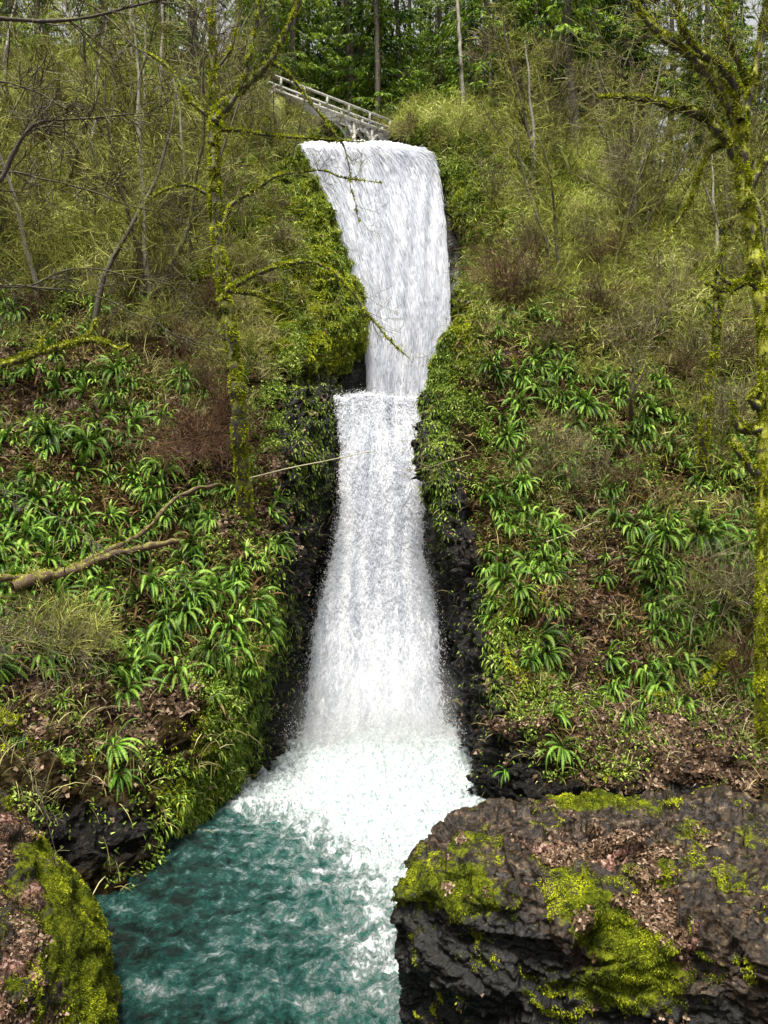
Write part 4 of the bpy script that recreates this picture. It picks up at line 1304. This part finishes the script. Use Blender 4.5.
def limb(tb, pts, r0, r1, R, twigs=8, tl=1.0, td=1, knob=.35, sides=8, twtb=None, up=.05, twr=.012):
    """pts: (px,py,Y). smooth curve + small twigs"""
    W = np.array([at(*p) for p in pts])
    m = max(12, int(sum(np.linalg.norm(np.diff(W, axis=0), axis=1)) / .18))
    C = crom(W, m)
    C[1:-1] += fbm(C[1:-1] * 1.5 + 9, 2)[:, None] * .05 * np.array([1, 1, 1])
    rad = np.linspace(r0, r1, m) * (1 + knob * fbm(C * 2.2 + 5, 3))
    tb.add(C, 0, 0, sides=sides, rad=rad, wob=.25)
    T = twtb or tb
    for k in range(twigs):
        f = R.uniform(.2, 1.0); i = min(m - 1, int(f * m))
        dirn = unit(C[i] - C[max(0, i - 1)])
        ax = unit(np.cross(dirn, [R.gauss(0, 1), R.gauss(0, 1), R.gauss(0, 1)]))
        nd = rot_about(dirn, ax, math.radians(R.uniform(30, 75)))
        grow(T, C[i], nd, tl * R.uniform(.5, 1.2), min(twr, rad[i] * .6), td, R, up, .35, 4, 3, .005)
    return C, rad


def hero(name, limbs, mats, label, seed, fz=(9000, .07), cat='tree', base=None, thick=1.0):
    """limbs: list of (part, pts, r0, r1, twigs, twig_len, depth)"""
    e = empty(name, base if base is not None else at(*limbs[0][1][0]))
    loc = Vector(e.location)
    R = random.Random(seed); allp = []
    for (part, pts, r0, r1, tw, tl, td) in limbs:
        tb = Tubes()
        k_ = 1.0 if part == 'trunk' else thick
        limb(tb, pts, r0 * k_, r1 * k_, R, tw, tl, td)
        allp += [q for q in tb.pts if q[1].max() > .018]
        me = tb.mesh(part); me.transform(Matrix.Translation(-loc))
        add_obj(part, me, M[mats[0] if part == 'trunk' else mats[1]], e)
    if fz[0]:
        me = fuzz(allp, fz[0], fz[1], seed); me.transform(Matrix.Translation(-loc))
        add_obj('moss', me, M['moss'], e)['kind'] = 'stuff'
    tag(e, label, cat)
    return e


def P_(Y, *xy): return [(a, b, Y + (c[0] if c else 0)) for a, b, *c in xy]


pb, _ = surf(245, 505); YB = pb[1]
YT = YB - 1.5
hero('mossy_tree', [
    ('trunk', [(246, 515, YB)] + P_(YT + .8, (242, 470)) + P_(YT, (238, 400), (233, 355), (225, 300), (217, 235), (215, 165), (214, 110)), .26, .20, 14, .8, 1),
    ('trunk', P_(YT, (214, 112), (212, 60), (211, 0), (210, -60)), .12, .08, 8, .9, 1),
    ('branch', P_(YT, (215, 112), (232, 98), (250, 82), (270, 62), (284, 35), (300, 0), (306, -20)), .14, .04, 12, 1.6, 2),
    ('branch', P_(YT - .5, (218, 118), (238, 92), (250, 60), (257, 20), (262, -12)), .09, .03, 10, 1.4, 2),
    ('branch', P_(YT, (217, 130), (240, 131), (275, 136), (320, 139), (365, 142)), .06, .015, 14, 1.3, 2),
    ('branch', P_(YT - 1, (220, 232), (232, 205), (255, 190), (275, 177), (300, 172), (325, 171), (345, 178), (382, 183)), .06, .010, 12, 1.2, 2),
    ('branch', P_(YT - 1, (226, 292), (245, 280), (268, 270), (300, 262), (328, 268), (350, 290), (370, 318), (395, 345), (412, 362)), .075, .008, 12, 1.4, 2),
    ('branch', P_(YT - 1, (226, 290), (248, 293), (268, 300), (288, 306)), .07, .02, 4, .6, 1),
    ('branch', P_(YT, (270, 62), (290, 75), (305, 95), (325, 120), (345, 150), (352, 190), (360, 222)), .05, .010, 10, 1.2, 2),
    ('branch', P_(YT, (214, 120), (190, 100), (170, 70), (140, 50), (110, 42)), .06, .015, 14, 1.6, 2),
    ('branch', P_(YT, (216, 200), (190, 185), (165, 190), (150, 200)), .06, .015, 8, 1.2, 2),
    ('branch', P_(YT, (213, 75), (230, 50), (238, 20), (240, -10)), .05, .015, 8, 1.3, 2),
], ('bark_moss', 'bark_moss'), 'slender mossy tree with many crooked branches standing left of the waterfall', 11, (60000, .075), base=pb, thick=1.15)

pb, _ = surf(762, 742); YB = pb[1]; YT = YB - 1.2
PATCH[0] = -.10
hero('mossy_maple', [
    ('trunk', [(762, 752, YB), (762, 700, YT + .6)] + P_(YT, (762, 600), (764, 500), (765, 400), (764, 330), (760, 285), (753, 245), (747, 207), (742, 172), (740, 140), (740, 118)), .165, .19, 6, .7, 1),
    ('branch', P_(YT, (741, 158), (728, 140), (708, 120), (682, 108), (655, 101), (630, 97), (598, 97)), .16, .03, 30, 1.6, 2),
    ('branch', P_(YT, (741, 128), (728, 100), (708, 76), (685, 52), (660, 33), (642, 15), (628, -8)), .16, .04, 30, 1.6, 2),
    ('branch', P_(YT, (741, 122), (749, 95), (757, 65), (763, 30), (770, -15)), .14, .05, 20, 1.6, 2),
    ('branch', P_(YT - .3, (740, 120), (738, 90), (722, 66), (700, 52), (684, 30), (676, 0), (668, -20)), .10, .03, 24, 1.6, 2),
    ('branch', P_(YT + .4, (738, 146), (722, 146), (708, 155), (698, 178), (688, 205), (670, 232), (655, 255)), .07, .012, 16, 1.0, 2),
    ('branch', P_(YT, (750, 95), (738, 60), (725, 30), (728, 0), (732, -20)), .08, .03, 12, 1.2, 2),
    ('branch', P_(YT, (757, 262), (742, 285), (722, 290), (705, 284)), .08, .03, 6, .5, 1),
    ('branch', P_(YT, (764, 300), (750, 282), (735, 284), (722, 278), (716, 270)), .08, .03, 5, .5, 1),
    ('branch', P_(YT, (763, 430), (748, 430), (738, 426), (733, 412), (734, 400)), .10, .06, 3, .3, 1),
    ('branch', P_(YT, (763, 474), (750, 467), (740, 454), (732, 438)), .11, .06, 3, .3, 1),
    ('branch', P_(YT, (763, 410), (752, 400), (757, 392), (770, 385)), .10, .06, 3, .3, 1),
    ('branch', P_(YT, (748, 190), (760, 170), (775, 150), (800, 120)), .12, .05, 8, 1, 2),
], ('bark_bright', 'bark_maple'), 'big mossy maple with spreading crooked limbs at the right edge', 12, (90000, .06), base=pb, thick=1.25)

pb, _ = surf(701, 475); YT = pb[1] - .8
hero('mossy_sapling', [
    ('trunk', [(701, 480, pb[1])] + P_(YT, (704, 440), (708, 395), (714, 360), (717, 320), (718, 280), (723, 245), (722, 225)), .17, .11, 6, .6, 1),
    ('branch', P_(YT, (718, 318), (708, 304), (696, 300)), .07, .03, 4, .4, 1),
    ('branch', P_(YT, (717, 312), (727, 298), (738, 290)), .09, .04, 4, .5, 1),
    ('branch', P_(YT, (719, 275), (708, 276), (698, 283)), .05, .02, 5, .5, 1),
], ('bark_moss', 'bark_moss'), 'broken mossy sapling standing just left of the big maple trunk', 13, (14000, .07), base=pb)

pb, _ = surf(632, 420); YT = pb[1] - .5
hero('dead_stump', [('trunk', [(631, 420, pb[1])] + P_(YT, (631, 400), (634, 375), (628, 358)), .10, .05, 5, .7, 1), ('branch', P_(YT, (633, 395), (643, 372), (650, 350), (662, 305)), .05, .015, 6, .8, 2)],
     ('bark', 'bark'), 'dark split dead stem among the ferns in mid slope, right of the falls', 14, (900, .07), 'dead stem', base=pb)

pb, _ = surf(722, 672)
YT = pb[1] - .8
hero('mossy_branch', [
    ('branch', P_(YT, (735, 655), (720, 664), (709, 682), (700, 705), (702, 735)), .10, .06, 2, .3, 1),
    ('branch', P_(YT - .2, (711, 680), (712, 705), (716, 738)), .08, .05, 2, .3, 1),
    ('branch', P_(YT, (722, 664), (690, 690), (655, 695)), .03, .012, 6, .6, 1),
], ('bark_bright', 'bark_bright'), 'drooping dead branch thick with yellow moss low on the right slope', 15, (5200, .10), 'branch', base=pb)
pb, _ = surf(738, 610); YT = pb[1] - .7
hero('mossy_branch', [('branch', P_(YT, (722, 590), (738, 603), (747, 615), (748, 632)), .06, .05, 4, .5, 1)], ('bark_bright', 'bark_bright'),
     'short hooked mossy branch left of the maple trunk above the ferns', 16, (1500, .07), 'branch', base=pb)

pb, _ = surf(5, 372); YT = pb[1] - 1.2
hero('mossy_branch', [
    ('branch', P_(YT, (-40, 372, 1.2), (0, 366), (35, 354), (62, 347), (85, 340), (105, 343), (120, 350), (129, 345)), .16, .07, 3, .5, 1),
    ('branch', P_(YT, (82, 342), (92, 330), (97, 318)), .07, .04, 3, .4, 1),
    ('branch', P_(YT, (40, 352), (45, 335), (62, 320)), .04, .02, 4, .5, 1),
], ('bark_bright', 'bark_bright'), 'hooked bright mossy branch sticking out of the left slope', 17, (7000, .09), 'branch', base=pb)
pb, _ = surf(5, 715); YT = pb[1] - .6
hero('mossy_stump', [('branch', P_(YT, (-20, 712), (0, 716), (12, 722), (20, 721)), .15, .10, 2, .3, 1)], ('bark_bright', 'bark_bright'),
     'stubby yellow-mossed branch end at the left edge above the near rock', 18, (2600, .06), 'branch', base=pb)

# fallen logs
p1 = [surf(x, y)[0] + np.array([0, -.55, .3]) for x, y in ((-10, 584), (20, 587), (60, 577), (100, 560), (150, 535), (185, 510), (222, 489))]
p2 = [surf(x, y)[0] + np.array([0, -.5, .25]) for x, y in ((28, 590), (70, 577), (110, 566), (150, 553), (188, 546))]


def log(name, pts, r0, r1, label, seed, fz):
    pts = np.array(pts)
    pts[:, 1] = np.linspace(pts[0, 1], pts[-1, 1], len(pts)) * .6 + pts[:, 1] * .4 - .15
    C = crom(pts, 60)
    R = random.Random(seed)
    tb = Tubes(); C = C + (fbm(C * .9 + 3, 3)[:, None] * np.array([.10, .1, .22])); rad = np.linspace(r0, r1, 60) * (1 + .45 * fbm(C * 2.5, 3)); rad[-3:] *= np.array([.8, .5, .15])
    tb.add(C, 0, 0, sides=12, rad=rad, wob=.3)
    e = empty(name, C[0]); loc = Vector(e.location)
    me = tb.mesh('trunk'); me.transform(Matrix.Translation(-loc)); add_obj('trunk', me, M['wood'], e)
    for k in range(5):
        tb2 = Tubes(); i = R.randrange(10, 56); grow(tb2, C[i], np.array([R.gauss(0, 1), -.5, R.uniform(0, 1)]), R.uniform(.3, .9), .02, 1, R, .0, .3, 4, 2, .006)
        me = tb2.mesh('twig'); me.transform(Matrix.Translation(-loc)); add_obj('twig', me, M['twig'], e)
    me = fuzz([(C[:int(len(C) * .75)], rad[:int(len(C) * .75)])], fz, .07, seed, 0, 1.5); me.transform(Matrix.Translation(-loc)); add_obj('moss', me, M['moss'], e)['kind'] = 'stuff'
    tag(e, label, 'log')


log('fallen_log', p1,   .14, .06, 'long rotting mossy log lying up the left slope with a splintered tip', 21, 600)
log('fallen_log', p2, .15, .10, 'shorter brown mossy log lying beneath the longer fallen log', 22, 600)
# thin fallen sticks
for (xy, r, lab) in ((((45, 655), (80, 668), (128, 684)), .035, 'thin grey fallen stick lying just above the lowest fern on the left slope'),
                     (((250, 478), (290, 468), (330, 460), (372, 451)), .03, 'bare twig reaching from the left rock wall across the lower falls'),
                     (((540, 540), (575, 528), (592, 520)), .03, 'short dark fallen stick beside the top of the leafy gully')):
    tb = Tubes(); R = random.Random(9)
    ps = [surf(x, y)[0] + np.array([0, -.4, .1]) for x, y in xy]
    if xy[0][0] == 250: ps = [at(x, y, ps[0][1] - .1 * k) for k, (x, y) in enumerate(xy)]
    C = crom(np.array(ps), 20); tb.add(C, r, .012, sides=5)
    for k in range(5):
        grow(tb, C[R.randrange(5, 20)], np.array([R.gauss(0, 1), R.gauss(0, .5), R.gauss(0, 1)]), .5, .01, 1, R, 0, .3, 3, 2, .005)
    me = tb.mesh('stick'); me.materials.append(M['twig']); tag(add_obj('stick', me), lab, 'stick')

# near branches reaching in from trees outside the frame at left
NB = [
    ('alder', [('trunk', [(-150, 1150, 9), (-140, 700, 9.5), (-130, 400, 9.5), (-120, 100, 9.5), (-110, -100, 9.5)], .14, .09, 4, .6, 1),
               ('branch', P_(9.5, (-120, 60), (-40, 18), (0, 20), (55, 21), (90, 17), (130, 7), (180, -6)), .030, .014, 14, .7, 2),
               ('branch', P_(10, (-128, 300), (-60, 240), (-10, 190), (8, 160), (22, 138), (38, 123), (62, 120), (105, 117), (150, 113)), .040, .008, 14, .6, 2),
               ('branch', P_(10, (-125, 150), (-60, 100), (-10, 82), (30, 88), (60, 105), (90, 125)), .022, .006, 12, .6, 2),
               ('branch', P_(10.5, (-128, 220), (-60, 190), (0, 172), (40, 178), (90, 190), (150, 212), (190, 225)), .020, .005, 14, .6, 2),
               ('branch', P_(11, (-130, 330), (-60, 300), (0, 285), (45, 287), (100, 297), (135, 315), (180, 338), (232, 360)), .022, .006, 14, .6, 2),
               ('branch', P_(11, (-130, 330), (-40, 290), (30, 285), (60, 272), (95, 268), (150, 280), (200, 286)), .018, .005, 12, .6, 2),
               ('branch', P_(10.5, (-130, 560), (-60, 500), (0, 488), (50, 510), (110, 552), (150, 575)), .014, .004, 8, .5, 2),
               ('branch', P_(10, (-130, 760), (-60, 680), (-10, 640), (30, 640), (70, 655)), .014, .004, 14, .5, 2),
               ('branch', P_(9, (-60, 780), (-20, 730), (20, 760), (40, 800), (55, 850)), .010, .004, 12, .4, 2),
               ('branch', P_(10, (-120, 0), (-20, -30), (60, -10), (110, 20), (150, 60), (200, 90)), .018, .005, 12, .6, 2)],
     'leafless tree whose thin dark branches reach in from the left edge', 41),
]
for nm, limbs, lab, sd in NB:
    hero(nm, limbs, ('bark', 'bark'), lab, sd, (3500, .03), base=at(-150, 1150, 9))

pb, _ = surf(700, 300)
# bare branch entering lower falls from the right wall
hero('twig_branch', [('branch', P_(30.5, (470, 455), (445, 462), (425, 468), (405, 470)), .022, .008, 10, .8, 2), ('branch', P_(30.5, (455, 458), (430, 445), (408, 440)), .014, .006, 6, .6, 1)],
     ('twig', 'twig'), 'bare twiggy branch hanging from the right wall over the lower falls', 44, (0, 0), 'branch', base=surf(470, 455)[0])

# pale snags
for i, (x0, y0, x1, y1, Y, r, lab) in enumerate(((464, 112, 456, -25, 56, .17, 'tall straight pale dead snag above the falls, the taller of two'), (491, 112, 489, 34, 57, .12, 'shorter pale dead snag with a thin bent crown'),
                                            (132, 190, 131, -20, 45, .14, 'slim pale trunk rising to the top edge left of the mossy tree'), (158, 200, 163, -20, 47, .12, 'slim pale grey trunk nearest left of the mossy tree'))):
    e = [('trunk', [(x0, y0, Y), (x0 * .6 + x1 * .4, y0 * .6 + y1 * .4, Y), (x1, y1, Y)], r, r * .6, 12, 1.2, 1)]
    if i == 1: e.append(('branch', P_(Y, (490, 36), (480, 30), (472, 38)), .05, .02, 5, .7, 1)); e.append(('branch', P_(Y, (490, 38), (502, 30), (510, 34)), .05, .02, 5, .7, 1))
    hero('snag', e, ('bark_pale', 'bark_pale'), lab, 50 + i, (0, 0), 'dead tree', base=at(x0, y0, Y))

# ------------------------------------------------------------------ footbridge
br = empty('footbridge', at(330, 118, 50))
loc = Vector(br.location)


def on(px, py0, dz=0.0):
    """point on the bridge plane: deck height fixed, find depth from the pixel row"""
    Y = (BZ - CZ) * F / (512 - py0)
    return np.array([(px - 384) / F * Y, Y, BZ + dz])


BZ = 34.3
A_, B_ = on(272, 93), on(390, 137)
dirb = unit(B_ - A_); Lb = np.linalg.norm(B_ - A_); side = unit(np.cross(dirb, [0, 0, 1.0]))


def beam(a, b, w, h):
    d = unit(b - a); s = unit(np.cross(d, [0, 0, 1.0])) if abs(d[2]) < .95 else side
    u = np.cross(s, d)
    v = []
    for q in (a, b):
        for i, j in ((-1, -1), (1, -1), (1, 1), (-1, 1)): v.append(q + s * w / 2 * i + u * h / 2 * j)
    f = [[0, 1, 2, 3], [7, 6, 5, 4], [0, 4, 5, 1], [1, 5, 6, 2], [2, 6, 7, 3], [3, 7, 4, 0]]
    return np.array(v), np.array(f)


def part(name, beams, mat='concrete'):
    Vs, Fs, n = [], [], 0
    for v, f in beams: Vs.append(v); Fs.append(f + n); n += len(v)
    me = mesh_from(name, np.concatenate(Vs), np.concatenate(Fs)); me.transform(Matrix.Translation(-loc))
    return add_obj(name, me, M[mat], br)


part('deck', [beam(A_, B_, .9, .17)])
for sg in (-.42, .42):
    o_ = side * sg
    part('railing', [beam(A_ + o_ + np.array([0, 0, .84]), B_ + o_ + np.array([0, 0, .84]), .11, .11),
                     beam(A_ + o_ + np.array([0, 0, .30]), B_ + o_ + np.array([0, 0, .30]), .08, .08)]
         + [beam(A_ + o_ + dirb * (t * Lb) + np.array([0, 0, .15]), A_ + o_ + dirb * (t * Lb) + np.array([0, 0, .80]), .022, .022) for t in (np.linspace(.01, .99, 40) if sg < 0 else ())])
    for t in np.linspace(.04, .96, 6):
        q = A_ + o_ + dirb * (t * Lb)
        part('post', [beam(q + np.array([0, 0, .13]), q + np.array([0, 0, .80]), .13, .13)])
for t in (.64, .80):
    for sg in (-.32, .32):
        q = A_ + side * sg + dirb * (t * Lb) + np.array([0, 0, -.14])
        bs = [beam(q, q + np.array([0, 0, -4.5]) + dirb * .25, .17, .17)]
        # curved haunches
        for s2 in (-1, 1):
            prev = q + np.array([0, 0, -1.3])
            for k in range(1, 6):
                a = k / 5 * math.pi / 2
                cur = q + dirb * s2 * (1 - math.cos(a)) * 1.0 + np.array([0, 0, -1.3 + 1.25 * math.sin(a)])
                bs.append(beam(prev, cur, .13, .15)); prev = cur
        part('column', bs)
q = A_ + dirb * .35
part('abutment', [beam(q + np.array([0, 0, -.09]), np.array([q[0], q[1], height(q[0], q[1]) - 1.0]), .8, .7)], 'bark_moss')
tag(br, 'pale concrete footbridge with railings crossing above the top of the falls', 'bridge')

flush_labels()

# ------------------------------------------------------------------ light, sky, camera
w = bpy.data.worlds.new('World'); SC.world = w; w.use_nodes = True
nt = w.node_tree; nt.nodes.clear()
sky = nt.nodes.new('ShaderNodeTexSky'); sky.sky_type = 'NISHITA'; sky.sun_disc = False
EL, AZ = math.radians(72), math.radians(195)
sky.sun_elevation = EL; sky.sun_rotation = AZ
sky.dust_density = 4.0; sky.air_density = 1.0
hs = nt.nodes.new('ShaderNodeHueSaturation'); hs.inputs['Saturation'].default_value = .06; hs.inputs['Value'].default_value = 1.0
bg = nt.nodes.new('ShaderNodeBackground'); bg.inputs['Strength'].default_value = .05
wo = nt.nodes.new('ShaderNodeOutputWorld')
nt.links.new(sky.outputs[0], hs.inputs['Color']); nt.links.new(hs.outputs[0], bg.inputs['Color']); nt.links.new(bg.outputs[0], wo.inputs['Surface'])
sun = bpy.data.lights.new('sun', 'SUN'); sun.energy = 2.2; sun.angle = math.radians(20); sun.color = (1, .95, .86)
so = bpy.data.objects.new('sun', sun); COL.objects.link(so)
sd = Vector((math.sin(AZ) * math.cos(EL), math.cos(AZ) * math.cos(EL), math.sin(EL)))
so.rotation_euler = sd.to_track_quat('Z', 'Y').to_euler()
so.location = (0, -10, 60)

cam = bpy.data.cameras.new('camera'); co = bpy.data.objects.new('camera', cam); COL.objects.link(co)
cam.sensor_fit = 'VERTICAL'; cam.sensor_height = 24; cam.lens = 24 * F / 1024
cam.clip_end = 800
co.location = (0, 0, CZ); co.rotation_euler = (math.radians(90), 0, 0)
SC.camera = co
SC.render.resolution_x = 768; SC.render.resolution_y = 1024
SC.view_settings.view_transform = 'Standard'; SC.view_settings.look = 'None'
SC.view_settings.exposure = 2.2; SC.view_settings.gamma = 1
SC.view_settings.use_curve_mapping = False
SC.cycles.use_denoising = True
SC.cycles.volume_step_rate = 2.0; SC.cycles.volume_bounces = 3; SC.cycles.max_bounces = 5; SC.cycles.diffuse_bounces = 2; SC.cycles.transparent_max_bounces = 12
